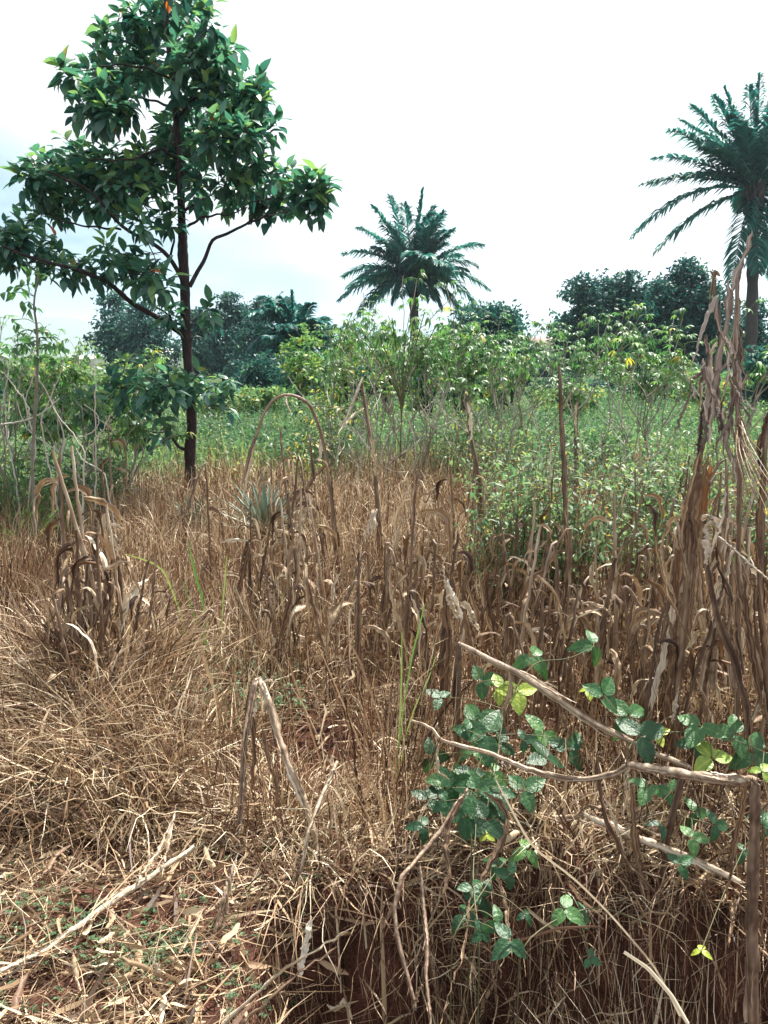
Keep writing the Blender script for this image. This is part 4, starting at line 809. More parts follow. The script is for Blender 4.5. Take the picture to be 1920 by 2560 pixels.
hero('pale split stalk stub sticking up near the bottom left of centre', G(760, 2440), [('leaf', [(752, 2440, 20), (760, 2390, 26), (770, 2330, 24), (778, 2290, 10)], 1.66, 1.72, .95)], name='stalk_stub', cat='stalk stub')
hero('short pale split stalk on the bare soil at the bottom left', G(400, 2450), [('leaf', [(378, 2390, 12), (395, 2430, 24), (408, 2470, 20), (420, 2500, 8)], 1.7, 1.62, .95), ('leaf', [(330, 2500, 10), (370, 2520, 20), (420, 2545, 12)], 1.6, 1.55, .8)], name='split_stalk', cat='maize stalk')
hero('small grey curled stalk at the left edge of the bare soil', G(60, 2280), [('leaf', [(2, 2238, 8), (25, 2255, 20), (50, 2275, 16), (70, 2290, 6)], 1.95, 1.9, .75)], name='split_stalk', cat='maize stalk')
hero('long green and brown grass blade slanting across the bottom edge left of centre', G(600, 2540), [('leaf', [(520, 2600, 14), (600, 2520, 15), (700, 2430, 14), (800, 2370, 12), (900, 2310, 6)], 1.45, 1.65, .8), ('leaf', [(560, 2600, 14), (650, 2520, 17), (740, 2440, 13), (850, 2360, 8)], 1.42, 1.6, .45)], name='grass_blade', cat='grass blade')
# twisted strands in front centre
hero('twisted brown maize strands hanging under the bean vine at lower centre', G(1030, 2480), [
    ('stalk', [(1168, 1975, 10), (1140, 2010, 15), (1100, 2080, 17), (1050, 2140, 18), (1005, 2190, 17), (985, 2270, 14), (995, 2360, 13), (1020, 2440, 12), (1040, 2520, 10)], 2.1, 1.65, .36),
    ('leaf', [(1165, 1985, 12), (1130, 2040, 22), (1110, 2120, 20), (1125, 2190, 18), (1100, 2250, 10)], 2.05, 1.85, .38),
    ('stalk', [(1050, 2165, 9), (1060, 2280, 14), (1068, 2350, 14), (1066, 2450, 12), (1078, 2560, 10)], 1.9, 1.6, .36),
    ('leaf', [(1178, 2220, 10), (1172, 2300, 16), (1160, 2380, 18), (1140, 2440, 16), (1115, 2500, 14), (1100, 2570, 8)], 1.85, 1.55, .5),
    ('leaf', [(1210, 1980, 12), (1262, 2020, 24), (1268, 2080, 22), (1225, 2160, 22), (1195, 2220, 18), (1190, 2290, 8)], 2.05, 1.85, .33),
    ('leaf', [(1240, 2180, 8), (1262, 2250, 16), (1272, 2330, 12), (1280, 2400, 5)], 1.9, 1.75, .5), ('leaf', [(1055, 2455, 6), (1040, 2490, 18), (1030, 2520, 10)], 1.6, 1.58, .55)])
hero('leaning maize post behind the right foreground leaves', gb(1680, 2.1), [('stalk', [(1640, 2330, 16), (1655, 2200, 18), (1672, 2080, 22), (1700, 1960, 24), (1712, 1930, 14)], 2.05, 2.05, .36), ('leaf', [(1490, 1880, 10), (1500, 1980, 22), (1520, 2060, 20), (1560, 2150, 18), (1620, 2210, 12), (1660, 2260, 5)], 2.1, 1.9, .38), ('leaf', [(1580, 1960, 10), (1585, 2080, 26), (1600, 2180, 22), (1610, 2260, 8)], 2.05, 1.95, .4), ('leaf', [(1510, 1980, 5), (1540, 2060, 12), (1560, 2130, 5)], 2.0, 1.95, .7)])
# the big bundle on the right
def tassel(t):
    m = MB()
    for k in range(34):
        e = P(U(1860, 1990), U(1130, 1330), U(2.2, 2.6)); s0 = P(1848 + U(-6, 6), 1040 + U(0, 60), 2.5)
        tubes(m, smoothpath([s0, s0 * .5 + e * .5 + (-.02, 0, .015), e], 10), np.linspace(.0022, .001, 10)[None], 4, U(.4, 1))
    part(m, 'tassel', M['maize'], t); m = MB()
    for k in range(16):
        x0, y0 = U(1765, 1860), U(790, 1080); n_ = 7; dx = U(-.35, .25); L = U(90, 260)
        r_ = hp([(x0 + dx * L * q_ + 9 * sin(q_ * U(4, 8) + k), y0 + L * q_, 11 * sin(pi * min(.93, q_ + .12)) + 2) for q_ in np.linspace(0, 1, n_)], 2.45, 2.5, 22)
        mm = MB(); husk(mm, jit(r_[:, :3], .002), r_[None, :, 3] * 2, U(-1, 1) + U(-1.5, 1.5) * np.linspace(0, 1, 22)[None], U(.25, .8), .6, ref=(.1, 1, .15), C=5); part(mm, 'dry_leaf', M['grey'], t)
    for k in range(14):
        e = P(1780 + U(-8, 10), 727 + U(-10, 40), 2.7); s0 = P(1800, 690, 2.7)
        tubes(m, smoothpath([s0, P(1786 + U(-8, 8), 672 + U(-6, 10), 2.7), e], 10), np.linspace(.0025, .001, 10)[None], 4, U(.3, .8))
    part(m, 'tassel', M['maize'], t)
hero('tall bundle of shredded grey-brown maize leaves towering at the right edge', gb(1790, 2.7), [
    ('stalk', [(1840, 1900, 20), (1845, 1500, 18), (1848, 1200, 14), (1846, 1025, 12), (1840, 987, 12), (1837, 898, 12), (1837, 835, 13), (1843, 772, 12), (1840, 689, 9)], 2.6, 2.7, .5),
    ('leaf', [(1880, 576, 10), (1872, 613, 17), (1853, 654, 16), (1837, 689, 15), (1830, 727, 17), (1827, 756, 16), (1832, 800, 9)], 2.7, 2.66, .66),
    ('leaf', [(1878, 580, 8), (1858, 650, 14), (1845, 700, 14), (1846, 760, 14), (1847, 800, 7)], 2.72, 2.7, .42),
    ('leaf', [(1797, 735, 9), (1780, 765, 22), (1767, 797, 19), (1758, 829, 11), (1748, 854, 10), (1735, 892, 9), (1726, 930, 6)], 2.6, 2.5, .74),
    ('leaf', [(1796, 750, 9), (1790, 790, 12), (1805, 835, 13), (1821, 854, 12), (1828, 882, 14), (1818, 908, 14), (1792, 933, 14), (1773, 955, 12), (1767, 968, 6)], 2.55, 2.5, .45),
    ('leaf', [(1812, 840, 4), (1826, 862, 6), (1829, 890, 5)], 2.5, 2.5, .97),
    ('leaf', [(1821, 700, 14), (1821, 772, 26), (1815, 819, 26), (1800, 867, 20), (1792, 914, 24), (1789, 961, 26), (1783, 1009, 24), (1777, 1056, 18), (1768, 1100, 12)], 2.65, 2.6, .5),
    ('leaf', [(1800, 760, 10), (1800, 850, 20), (1790, 930, 24), (1800, 1010, 22), (1795, 1080, 14)], 2.68, 2.6, .3),
    ('leaf', [(1770, 920, 10), (1755, 932, 20), (1738, 945, 18), (1724, 952, 6)], 2.5, 2.45, .55),
    ('leaf', [(1761, 1005, 10), (1752, 1056, 16), (1749, 1104, 18), (1742, 1140, 8)], 2.5, 2.5, .12),
    ('leaf', [(1770, 960, 10), (1773, 1010, 22), (1765, 1060, 20), (1758, 1130, 12)], 2.55, 2.5, .42),
    ('leaf', [(1726, 949, 5), (1723, 993, 8), (1710, 1025, 9), (1697, 1056, 12), (1685, 1090, 5)], 2.5, 2.45, .35),
    ('leaf', [(1760, 845, 5), (1768, 880, 8), (1778, 915, 8)], 2.55, 2.5, .4),
    ('leaf', [(1837, 985, 8), (1816, 1025, 15), (1800, 1072, 13), (1795, 1095, 4)], 2.5, 2.5, .5),
    ('leaf', [(1843, 800, 8), (1842, 870, 14), (1846, 960, 16), (1850, 1040, 12), (1856, 1100, 5)], 2.6, 2.55, .36),
    ('leaf', [(1838, 1000, 5), (1858, 1015, 7), (1872, 1040, 9), (1880, 1070, 4)], 2.5, 2.45, .45),
    ('leaf', [(1800, 940, 5), (1835, 960, 6), (1850, 990, 5), (1905, 1040, 4)], 2.5, 2.4, .75),
    ('leaf', [(1857, 870, 4), (1850, 890, 6), (1838, 900, 4)], 2.5, 2.5, .8), ('leaf', [(1733, 965, 5), (1738, 985, 10), (1735, 1000, 4)], 2.45, 2.45, .98), ('leaf', [(1794, 1010, 5), (1798, 1030, 9), (1792, 1045, 4)], 2.45, 2.45, .98)], tassel, lm_='grey', wk=.85)
hero('orange-stemmed maize plant at the foot of the tall bundle', gb(1745, 2.75), [
    ('stalk', [(1690, 1960, 24), (1690, 1750, 26), (1706, 1600, 26), (1724, 1431, 24), (1735, 1280, 26), (1748, 1150, 22), (1756, 1100, 12)], 2.75, 2.7, .45), ('rod', [(1752, 1330, 10), (1758, 1290, 15), (1766, 1225, 15), (1777, 1165, 11)], 2.6, 2.6, .5),
    ('leaf', [(1752, 1130, 12), (1739, 1183, 34), (1723, 1246, 36), (1712, 1310, 30), (1705, 1400, 12)], 2.6, 2.55, .55), ('leaf', [(1770, 1130, 8), (1760, 1200, 24), (1745, 1300, 28), (1735, 1420, 14)], 2.65, 2.6, .35)])
hero('maize plant with a pale knotted fold and hanging leaf right of the orange stem', gb(1800, 2.5), [
    ('stalk', [(1880, 1900, 18), (1862, 1750, 20), (1828, 1634, 20), (1793, 1547, 20), (1770, 1431, 20), (1757, 1333, 16), (1762, 1300, 12)], 2.5, 2.5, .38), ('leaf', [(1752, 1300, 10), (1765, 1290, 26), (1783, 1300, 30), (1795, 1325, 18), (1794, 1335, 8)], 2.45, 2.4, .82),
    ('leaf', [(1765, 1310, 18), (1772, 1340, 32), (1772, 1380, 34), (1765, 1420, 14)], 2.4, 2.38, .74), ('stalk', [(1795, 1340, 5), (1830, 1370, 6), (1880, 1415, 6), (1940, 1465, 5)], 2.4, 2.3, .95), ('leaf', [(1740, 1330, 8), (1738, 1400, 20), (1730, 1500, 22), (1726, 1600, 8)], 2.5, 2.45, .35)])
hero('maize plant with bleached cloth-like leaves hanging low on the right', gb(1670, 2.9), [('stalk', [(1655, 1950, 22), (1665, 1800, 22), (1683, 1600, 22), (1685, 1440, 22), (1700, 1340, 18), (1708, 1280, 10)], 2.9, 2.9, .42), ('leaf', [(1680, 1510, 20), (1676, 1560, 24), (1666, 1625, 22), (1650, 1680, 26), (1634, 1730, 22), (1630, 1785, 8)], 2.8, 2.7, .97), ('leaf', [(1697, 1715, 6), (1690, 1760, 20), (1680, 1810, 8)], 2.7, 2.65, .95), ('leaf', [(1705, 1290, 10), (1695, 1380, 26), (1690, 1480, 24), (1695, 1560, 8)], 2.8, 2.8, .38)])
hero('dark brown drooping maize leaves at the right edge', gb(1905, 2.5), [('stalk', [(1935, 1900, 22), (1920, 1700, 22), (1900, 1500, 20), (1905, 1250, 18), (1915, 1050, 12)], 2.5, 2.5, .3), ('leaf', [(1920, 1030, 10), (1912, 1065, 22), (1902, 1110, 22), (1896, 1180, 12)], 2.4, 2.4, .25), ('leaf', [(1912, 1150, 12), (1905, 1250, 24), (1895, 1350, 22), (1900, 1450, 8)], 2.4, 2.4, .35), ('leaf', [(1860, 1460, 10), (1868, 1560, 26), (1885, 1660, 24), (1905, 1780, 12)], 2.4, 2.4, .32)])
def tangle(label, px, pyb, Yt, w, hpx, n, tm=.45, mt='maize'):
    parts = []
    for k in range(n):
        x0 = px + U(-w, w) * 1.25; lean = U(-.38, .38); h_ = hpx * U(.4, 1.); dy = U(-.12, .12)
        if k % 4 == 0:
            pl = [(x0 + lean * h_ * q_ + 4 * sin(7 * q_ + k), pyb - h_ * q_, 15 - 6 * q_) for q_ in np.linspace(0, 1, 6)]
            if k % 8 == 0: tx, ty = pl[-1][:2]; sg = np.sign(U(-1, 1)); pl += [(tx + sg * 12, ty - 2, 11), (tx + sg * U(25, 60), ty + U(50, 130), 9)]
            parts.append(('stalk', pl, Yt + dy, Yt + dy * .5, float(np.clip(N_(tm + .05, .12), .15, .85))))
        else:
            yt = pyb - h_; L = U(.35, .85) * h_; ph = U(0, 6)
            pl = [(x0 + lean * (pyb - yt - L * q_) + 7 * sin(ph + q_ * 6), yt + L * q_, 5 + 19 * sin(pi * min(.95, q_ + .08))) for q_ in np.linspace(0, 1, 7)]
            parts.append(('leaf', pl, Yt + dy - .05, Yt + dy - .1, float(np.clip(N_(tm + .1, .22), .1, .98))))
    hero(label, gb(px, Yt), parts, lm_=mt, wk=.58)
for a_ in [('tangle of upright and broken maize leaves directly under the tall bundle', 1790, 1720, 2.7, 60, 560, 18, .5), ('tangle of leaning maize stalks left of the pale cloth-like leaves', 1590, 1800, 3.0, 50, 380, 13, .4), ('dense brown maize tangle at the right edge below the drooping dark leaves', 1890, 1800, 2.6, 45, 560, 16, .4),
           ('reddish brown maize tangle above the uppermost bean leaf', 1480, 1720, 3.4, 55, 320, 12, .33), ('maize tangle right of the pale folded husk', 1300, 1740, 3.4, 55, 330, 12, .36), ('brown maize tangle right of the bent hoop stalk base', 900, 1720, 3.6, 45, 330, 11, .42), ('maize tangle between the left cluster and the tall green blades', 400, 1800, 3.5, 40, 300, 9, .4),
           ('maize tangle left of the bent hoop stalk base', 690, 1720, 3.6, 50, 330, 11, .42), ('maize tangle directly behind the dark broken maize post', 1080, 1760, 3.3, 45, 380, 11, .42), ('grey brown maize tangle in front of the left cluster', 235, 1900, 3.1, 50, 480, 14, .45)]:
    tangle(*a_)
# green blades rising from the straw
t = thing('green_grass_clump', 'small clump of tall green blades standing in the straw left of centre', 'grass tussock', G(510, 1760))
for pts, ti in (([(312, 1385, 3), (350, 1395, 6), (405, 1415, 9), (425, 1460, 11), (450, 1530, 10), (480, 1640, 8), (505, 1770, 6)], .8), ([(470, 1350, 3), (480, 1400, 9), (495, 1460, 12), (508, 1500, 11), (515, 1600, 9), (520, 1770, 6)], .35), ([(455, 1450, 3), (480, 1520, 7), (505, 1590, 12), (518, 1640, 11), (520, 1770, 6)], .3), ([(567, 1390, 3), (562, 1450, 6), (555, 1540, 7), (550, 1640, 6), (540, 1770, 5)], .75), ([(440, 1560, 3), (470, 1600, 5), (495, 1700, 5), (505, 1770, 4)], .6)):
    m = MB(); r_ = hp(pts, 3.6, 3.6, 20); ribbons(m, r_[:, :3], r_[None, :, 3] * 1.35, U(-.3, .3), ti, .3, ref=(0, 1, .1)); part(m, 'blade', M['green'], t)
t = thing('green_grass_clump', 'few thin green stalks beside the pale folded husk', 'grass tussock', G(1010, 1930))
for pts, ti in (([(1062, 1510, 3), (1050, 1560, 7), (1030, 1640, 7), (1010, 1760, 6), (990, 1930, 5)], .6), ([(1090, 1640, 3), (1070, 1700, 6), (1040, 1760, 6), (1010, 1850, 5), (1000, 1930, 4)], .8), ([(855, 1960, 4), (858, 2000, 9), (868, 2060, 8), (880, 2130, 7), (890, 2200, 4)], .2), ([(1005, 1580, 3), (1004, 1700, 7), (998, 1850, 6), (990, 1950, 5)], .7)):
    m = MB(); r_ = hp(pts, 2.6, 2.6, 20); ribbons(m, r_[:, :3], r_[None, :, 3] * 1.35, U(-.3, .3), ti, .3, ref=(0, 1, .1)); part(m, 'blade', M['green'], t)
# long single curved straws
CLAB = ['thin straw stem rising and leaning left beside the green stalks', 'long thin brown straw stem crossing right of the snapped V stalk', 'long thin brown straw stem leaning left across the centre grass', 'orange-tinged straw blade bent over above the snapped V stalk', 'pale hooked straw blade under the left maize cluster', 'pale upright straw blade over the big left tussock', 'broad bleached blade at the left edge', 'short pale curl over the dark hollow at the centre', 'small pale curl right of the dark hollow', 'brown straw arching in the shade among the low vine leaves', 'broad pale straw slanting at the bottom right', 'long thin pale straw slanting down under the flat snapped stalk']
CUR = [([(1000, 2200, 5), (985, 1950, 5), (950, 1800, 5), (900, 1650, 5), (870, 1600, 3)], 2.3, .55), ([(900, 2230, 5), (860, 2100, 6), (800, 1900, 6), (750, 1740, 6), (720, 1650, 3)], 2.3, .55), ([(1010, 2250, 5), (965, 2050, 6), (900, 1860, 6), (850, 1740, 6), (790, 1600, 4)], 2.4, .62), ([(560, 1830, 6), (540, 1740, 8), (520, 1680, 9), (507, 1635, 9), (500, 1630, 8), (497, 1660, 3)], 2.9, .65), ([(262, 1850, 6), (248, 1800, 8), (250, 1775, 9), (275, 1768, 9), (310, 1775, 4)], 2.8, .8), ([(90, 1960, 4), (95, 1870, 10), (110, 1800, 8), (125, 1770, 4)], 2.6, .95), ([(50, 1830, 3), (42, 1760, 13), (46, 1700, 12), (50, 1640, 4)], 2.9, .92), ([(795, 1860, 3), (812, 1790, 6), (816, 1780, 8), (810, 1760, 4)], 2.8, .97), ([(870, 1700, 3), (885, 1690, 8), (880, 1675, 4)], 3, .97), ([(1235, 2380, 5), (1300, 2350, 7), (1400, 2320, 8), (1500, 2315, 5), (1512, 2325, 3)], 1.75, .35), ([(1560, 2380, 10), (1620, 2420, 12), (1680, 2490, 14), (1720, 2560, 12)], 1.6, .93), ([(1240, 1950, 4), (1330, 2120, 8), (1430, 2190, 8), (1530, 2290, 7), (1640, 2420, 7), (1700, 2540, 7)], 1.75, .9)]
for k, (pts, Yh, ti) in enumerate(CUR):
    m = MB(); r_ = hp(pts, Yh, Yh - .08, 22); ribbons(m, r_[:, :3], r_[None, :, 3] * 2.2, U(-.4, .4, (1, 1)) + U(-.6, .6) * np.linspace(0, 1, 22)[None], ti, .35, ref=(0, 1, .1))
    solo(m, 'curved_straw', M['dry'], P(pts[0][0], pts[0][1], Yh), label=CLAB[k], cat='grass blade', group='long curved dry grass blades')

# ------------------------------------------------------------------ cassava shrubs
def cassava(label, b, h, nst, spread, lf=.09, leaves=7, group='cassava shrubs with bare pale stems', tm=.5, pal=0, bare=.3, lean=0., lv=3):
    t = thing('cassava_shrub', label, 'shrub', b, group); m = MB(); lm = MB(); tipsl = []
    def grow(p, d, L, r_, lev):
        K = 9; q = [p]; dd = d
        for _ in range(K - 1): dd = norm(dd + N_(0, .1, 3) + (0, 0, .03)); q.append(q[-1] + dd * L / (K - 1))
        q = np.array(q); tubes(m, q, (np.linspace(r_, r_ * .72, K) * (1 + .12 * (np.arange(K) % 2)))[None], 5, U(.3, .9))
        if lev == 0: tipsl.append((q[-1], dd)); tipsl.append((q[5], dd)); return
        for _ in range(rng.integers(2, 4)):
            grow(q[-1], norm(dd + N_(0, 1, 3) * spread * np.array([1, 1, .4]) + (0, 0, .12)), L * U(.6, .95), r_ * .7, lev - 1)
    for _ in range(nst):
        d = norm(np.array([N_(0, spread * .7) + lean, N_(0, spread * .7), 1.])); grow(np.array(b) + N_(0, .05, 3) * (1, 1, 0), d, h * U(.32, .44), .0105, lv - 1)
    part(m, 'stem', M['cstem'], t)
    for p, d in tipsl:
        if U() < bare: continue
        n = rng.integers(3, leaves + 1); az = U(0, 6.28, n); el = U(-.2, 1., n); v = np.stack([np.cos(az) * np.cos(el), np.sin(az) * np.cos(el), np.sin(el)], 1)
        e = p + v * lf * U(.8, 1.6, (n, 1)); c0 = p - d * U(0, .08, (n, 1))
        tubes(lm, np.stack([c0, (c0 + e) / 2 + (0, 0, .01), e], 1), .0018, 4, .8)
        inst(lm, PALMATE[rng.integers(0, 2)], e, v * (1, 1, .3), U(-.4, .4, n), U(.6, 1.25, n) * lf, np.clip(N_(tm, .2, n), 0, 1))
    part(lm, 'foliage', M['cass'], t)
labs = [('cassava shrub with tall forked white stems left of the round dark tree', 990, 9.5, 1.95, 4), ('cassava shrub with bare zigzag stems below the middle palm', 1075, 9, 1.7, 4), ('leafy cassava shrub in front of the round dark tree', 1160, 10, 2.0, 4), ('cassava shrub with pale knobbly stems in front of the round tree, right side', 1240, 9.5, 1.75, 4),
        ('cassava shrub with low tangled stems at the gap below the distant houses', 1320, 9, 1.45, 3), ('cassava shrub with yellow-green tips right of the low palm', 860, 10.5, 1.95, 4), ('leafy cassava shrub right of the yellowing shrub', 930, 10, 1.9, 3), ('tall cassava shrub whose thin twig tips stand against the sky right of the round tree', 1290, 10.5, 2.05, 3),
        ('cassava shrub with light green tips before the left mango tree', 1560, 9, 1.75, 3), ('cassava shrub with light green leaves left of the maize bundle', 1640, 8.5, 1.8, 3), ('cassava shrub behind the tall maize bundle', 1850, 7.5, 1.7, 3), ('slim cassava shrub in front of the left mango tree', 1480, 10, 1.7, 3)]
for k, (lab, px, Yc_, h, ns) in enumerate(labs):
    cassava(lab, base_of(px, Yc_), h * 1.15, ns, .33, lf=.1, bare=.3, leaves=8, tm=U(.35, .55))
for lab, px, Yc_, h, ns, bare in [('leafy cassava shrub at the left edge with bleached arching stems', 30, 6.8, 1.7, 5, .5), ('bright green cassava shrub left of the tall tree', 250, 8.8, 1.75, 4, .2), ('cassava shrub with fine green leaves second from the left edge', 120, 8.5, 1.75, 4, .3), ('cassava shrub with bare white twigs below the tall tree\'s lowest leaves', 240, 6.8, 1.3, 4, .6), ('small bare cassava shrub left of the tall tree trunk', 330, 7.5, 1.2, 3, .6)]:
    cassava(lab, base_of(px, Yc_), h, ns, .42, lf=.1, bare=bare, tm=.55, leaves=9)
for lab, px, Yc_, h, ns in [('leafless pale shrub with crooked twigs just right of the leaning straw-topped stalk', 940, 8.3, 1.25, 5), ('leafless pale shrub standing before the white-stemmed cassava under the middle palm', 1060, 8.6, 1.35, 5), ('leafless pale shrub right of the maize stalk with the pale leaf curl', 1250, 8.2, 1.2, 4), ('leafless pale shrub in the weeds before the left mango tree', 1540, 7.6, 1.1, 4), ('small leafless shrub right of the bent hoop stalk', 850, 8.8, 1.1, 4)]:
    cassava(lab, base_of(px, Yc_), h, ns, .5, bare=.93, group=None, leaves=4, lf=.07)
t = thing('bare_shrub', 'tangle of bleached bare arching branches at the left edge', 'shrub', base_of(110, 5.9))
for k, pl in enumerate([[(3, 1061), (40, 1056), (72, 1048), (120, 1024), (145, 997)], [(75, 1046), (71, 1021), (57, 991), (39, 972), (10, 930)], [(110, 1420), (154, 1132), (169, 1084), (193, 1096), (229, 1087), (250, 1057), (247, 1036), (211, 1009)], [(110, 1420), (151, 1129), (110, 1105), (75, 1081), (60, 1057), (40, 1000)], [(125, 1400), (154, 1132), (160, 1087), (136, 1018), (112, 966), (75, 921)],
        [(200, 1400), (211, 1129), (181, 1081), (145, 1039), (120, 990)], [(205, 1400), (211, 1129), (241, 1102), (262, 1066), (280, 1030)], [(230, 1380), (240, 1200), (238, 951), (235, 891)], [(60, 1420), (40, 1200), (20, 1100), (8, 990), (30, 900)], [(80, 1420), (70, 1250), (90, 1120), (60, 1000), (90, 930), (85, 880)], [(300, 1400), (262, 1180), (205, 1150), (190, 1120)], [(160, 1350), (130, 1200), (100, 1050), (150, 940), (160, 900)]]):
    m = MB(); p = smoothpath([P(x, y, 5.9 + .12 * (k % 5) - .25) for x, y in pl], 34, 1) + N_(0, .003, (34, 3)); p[:, 2] = np.maximum(p[:, 2], -.02)
    tubes(m, p, np.linspace(.0075, .0035, 34)[None] * (1 + .15 * (np.arange(34) % 3 == 0)), 5, .95); part(m, 'branch', M['cstem'], t)
# single tall sprig against the sky at the far left
t = thing('tall_sapling', 'tall thin sapling with sparse drooping leaves against the sky at the left edge', 'sapling', base_of(90, 5.5)); m = MB(); lm = MB()
r_ = hp([(90, 1500, 12), (85, 1300, 11), (80, 1150, 10), (88, 1020, 10), (95, 900, 8), (92, 810, 7), (82, 760, 6), (95, 700, 5), (96, 675, 3)], 5.5, 5.3, 40); tubes(m, r_[:, :3], r_[None, :, 3], 6, .35); part(m, 'stem', M['cstem'], t)
for cx, cy in ((96, 680), (75, 672), (115, 690), (90, 700), (35, 720), (20, 735), (60, 715), (60, 760), (75, 775), (40, 800), (50, 830), (110, 820), (130, 860), (60, 850), (150, 850), (90, 880), (30, 880), (140, 900), (55, 900)):
    q = P(cx, cy, 5.35); k = np.argmin(np.linalg.norm(r_[:, :3] - q, axis=1)); tubes(lm, smoothpath([r_[k, :3], (r_[k, :3] + q) / 2 + (0, 0, .03), q], 6), .0025, 4, .3)
    n = 5; d = N_(size=(n, 3)) + (0, 0, -.8); inst(lm, LV[2], q + N_(0, .02, (n, 3)), d, U(-1, 1, n), U(.05, .085, n), U(.2, .5, n))
part(lm, 'foliage', M['cass'], t)
# bright broad leaves plant
t = thing('broad_leaf_plant', 'bright green plant with large drooping lobed leaves below the middle palm', 'plant', base_of(1010, 7.4)); m = MB(); lm = MB()
for cx, cy, s in ((945, 835, .2), (985, 850, .2), (950, 880, .18), (1005, 885, .16), (1035, 800, .15), (1062, 785, .16), (1050, 830, .12), (930, 860, .12), (1015, 830, .12), (1090, 820, .1), (980, 800, .1), (905, 850, .12)):
    q = P(cx, cy, 7.4 + U(-.2, .2)); b_ = P(1005, 1000, 7.4); tubes(m, smoothpath([P(1000, 1150, 7.4), b_, (b_ + q) / 2 + (0, 0, .05), q + (0, 0, .02)], 12), .005, 5, .5)
    for k in range(2): inst(lm, PALMATE[k], q + N_(0, .03, 3), np.array([[U(-1, 1), U(-1, .2), -.35]]), U(-.3, .3), s * U(.7, .95), U(.4, .8))
part(m, 'stem', M['vstem'], t); part(lm, 'foliage', M['cass'], t)
# yellowing shrubs
def weed(label, b, h, nb, name, group, mt, lsz, tm, nl=18, flowers=0, spread=.25, st='vstem', keep=True):
    t = thing(name, label, 'weed', b, group); m = MB(); lm = MB(); fm = MB(); b = np.array(b, float)
    for k in range(nb):
        az = U(0, 6.28); top = b + (cos(az) * spread * h * U(.2, 1), sin(az) * spread * h * U(.2, 1), h * U(.65, 1)); p = smoothpath([b, b * .4 + top * .6 + N_(0, .04, 3) * (1, 1, 0), top], 14); p[1:] += N_(0, .006, (13, 3))
        tubes(m, p, np.linspace(.0035, .0015, 14)[None], 4, U(.2, .9))
        u = U(.25, 1, nl); q = np.stack([np.interp(u, np.linspace(0, 1, 14), p[:, i_]) for i_ in range(3)], 1); off = N_(size=(nl, 3)) * (1, 1, .4)
        q2 = q + norm(off) * U(0, .12, (nl, 1)) * h; tubes(m, np.stack([q, (q + q2) / 2 + (0, 0, .01), q2], 1), .0012, 4, .5)
        inst(lm, LSM[k % 2], q2, off + (0, 0, -.35), U(-.6, .6, nl), U(.6, 1.3, nl) * lsz, np.clip(N_(tm, .2, nl), 0, 1))
        if flowers and U() < flowers:
            for a in np.arange(5) * 1.257: inst(fm, LSM[0], p[-1:] + (0, 0, .005), np.array([[cos(a), sin(a), .3]]), 0., .011, U(0, 1))
    part(m, 'stem', M[st], t); part(lm, 'foliage', M[mt], t)
    if fm.n: part(fm, 'flower', M['flower'], t)
    return t
weed('yellowing shrub beside the bent hoop stalk', base_of(770, 8.2), 1.05, 7, 'yellowing_shrub', None, 'herb', .07, .9, 22, spread=.12)
weed('tall yellow-green shrub right of the low palm with orange-tinged leaves', base_of(830, 9.5), 1.5, 10, 'yellowing_shrub', None, 'herb', .09, .85, 24, spread=.3)
weed('small yellow-leaved shoot in the brown grass right of the tall tree', base_of(600, 8.3), .5, 4, 'yellowing_shrub', None, 'herb', .06, .95, 8)
WG = 'leafy weeds with small yellow flowers on the right'
wv = [weed('x', (0, -80 - k, 0), U(.75, 1.0), 8, 'flowering_weed', WG, 'herb', .052, .6, 20, flowers=.3, spread=.36) for k in range(5)]
placed = 0; WS = []
def wplace(q, sc, lab):
    global placed
    q[2] = float(H(q[0], q[1]))
    if placed < 5:
        o = wv[placed]; o.location = [float(c) for c in q]; o.rotation_euler = (0, 0, U(0, 6)); o.scale = (sc,) * 3; o['label'] = lab
    else: dup(wv[placed % 5], q, U(0, 6), sc, lab)
    placed += 1
for _ in range(34): WS.append((G(U(1220, 1720), U(1390, 1560)), U(.8, 1.15), 'yellow-flowered weed left of the tall maize bundle, counted from the left'))
for _ in range(40): WS.append((base_of(U(1100, 1960), U(6.5, 9.5)), U(.8, 1.1), 'green weed of the thicket before the mango trees, counted from the left'))
for _ in range(7): WS.append((G(U(1740, 1930), U(1450, 1600)), U(.8, 1.1), 'green weed between the maize stalks at the right edge, counted from the left'))
for _ in range(14): WS.append((base_of(U(0, 330), U(6, 8.5)), U(.6, .9), 'leafy weed under the left cassava stems, counted from the left'))
for _ in range(36): WS.append((base_of(U(0, 1350), U(9.5, 15)), U(.7, 1.15), 'taller weed rising from the green band, counted from the left'))
wsn = []
for lab in dict.fromkeys(w[2] for w in WS):
    g = sorted([w for w in WS if w[2] == lab], key=lambda w: w[0][0] / w[0][1]); wsn += [(w[0], w[1], ORD[k] + ' ' + lab) for k, w in enumerate(g)]
for k in rng.permutation(len(wsn)): wplace(*wsn[k])

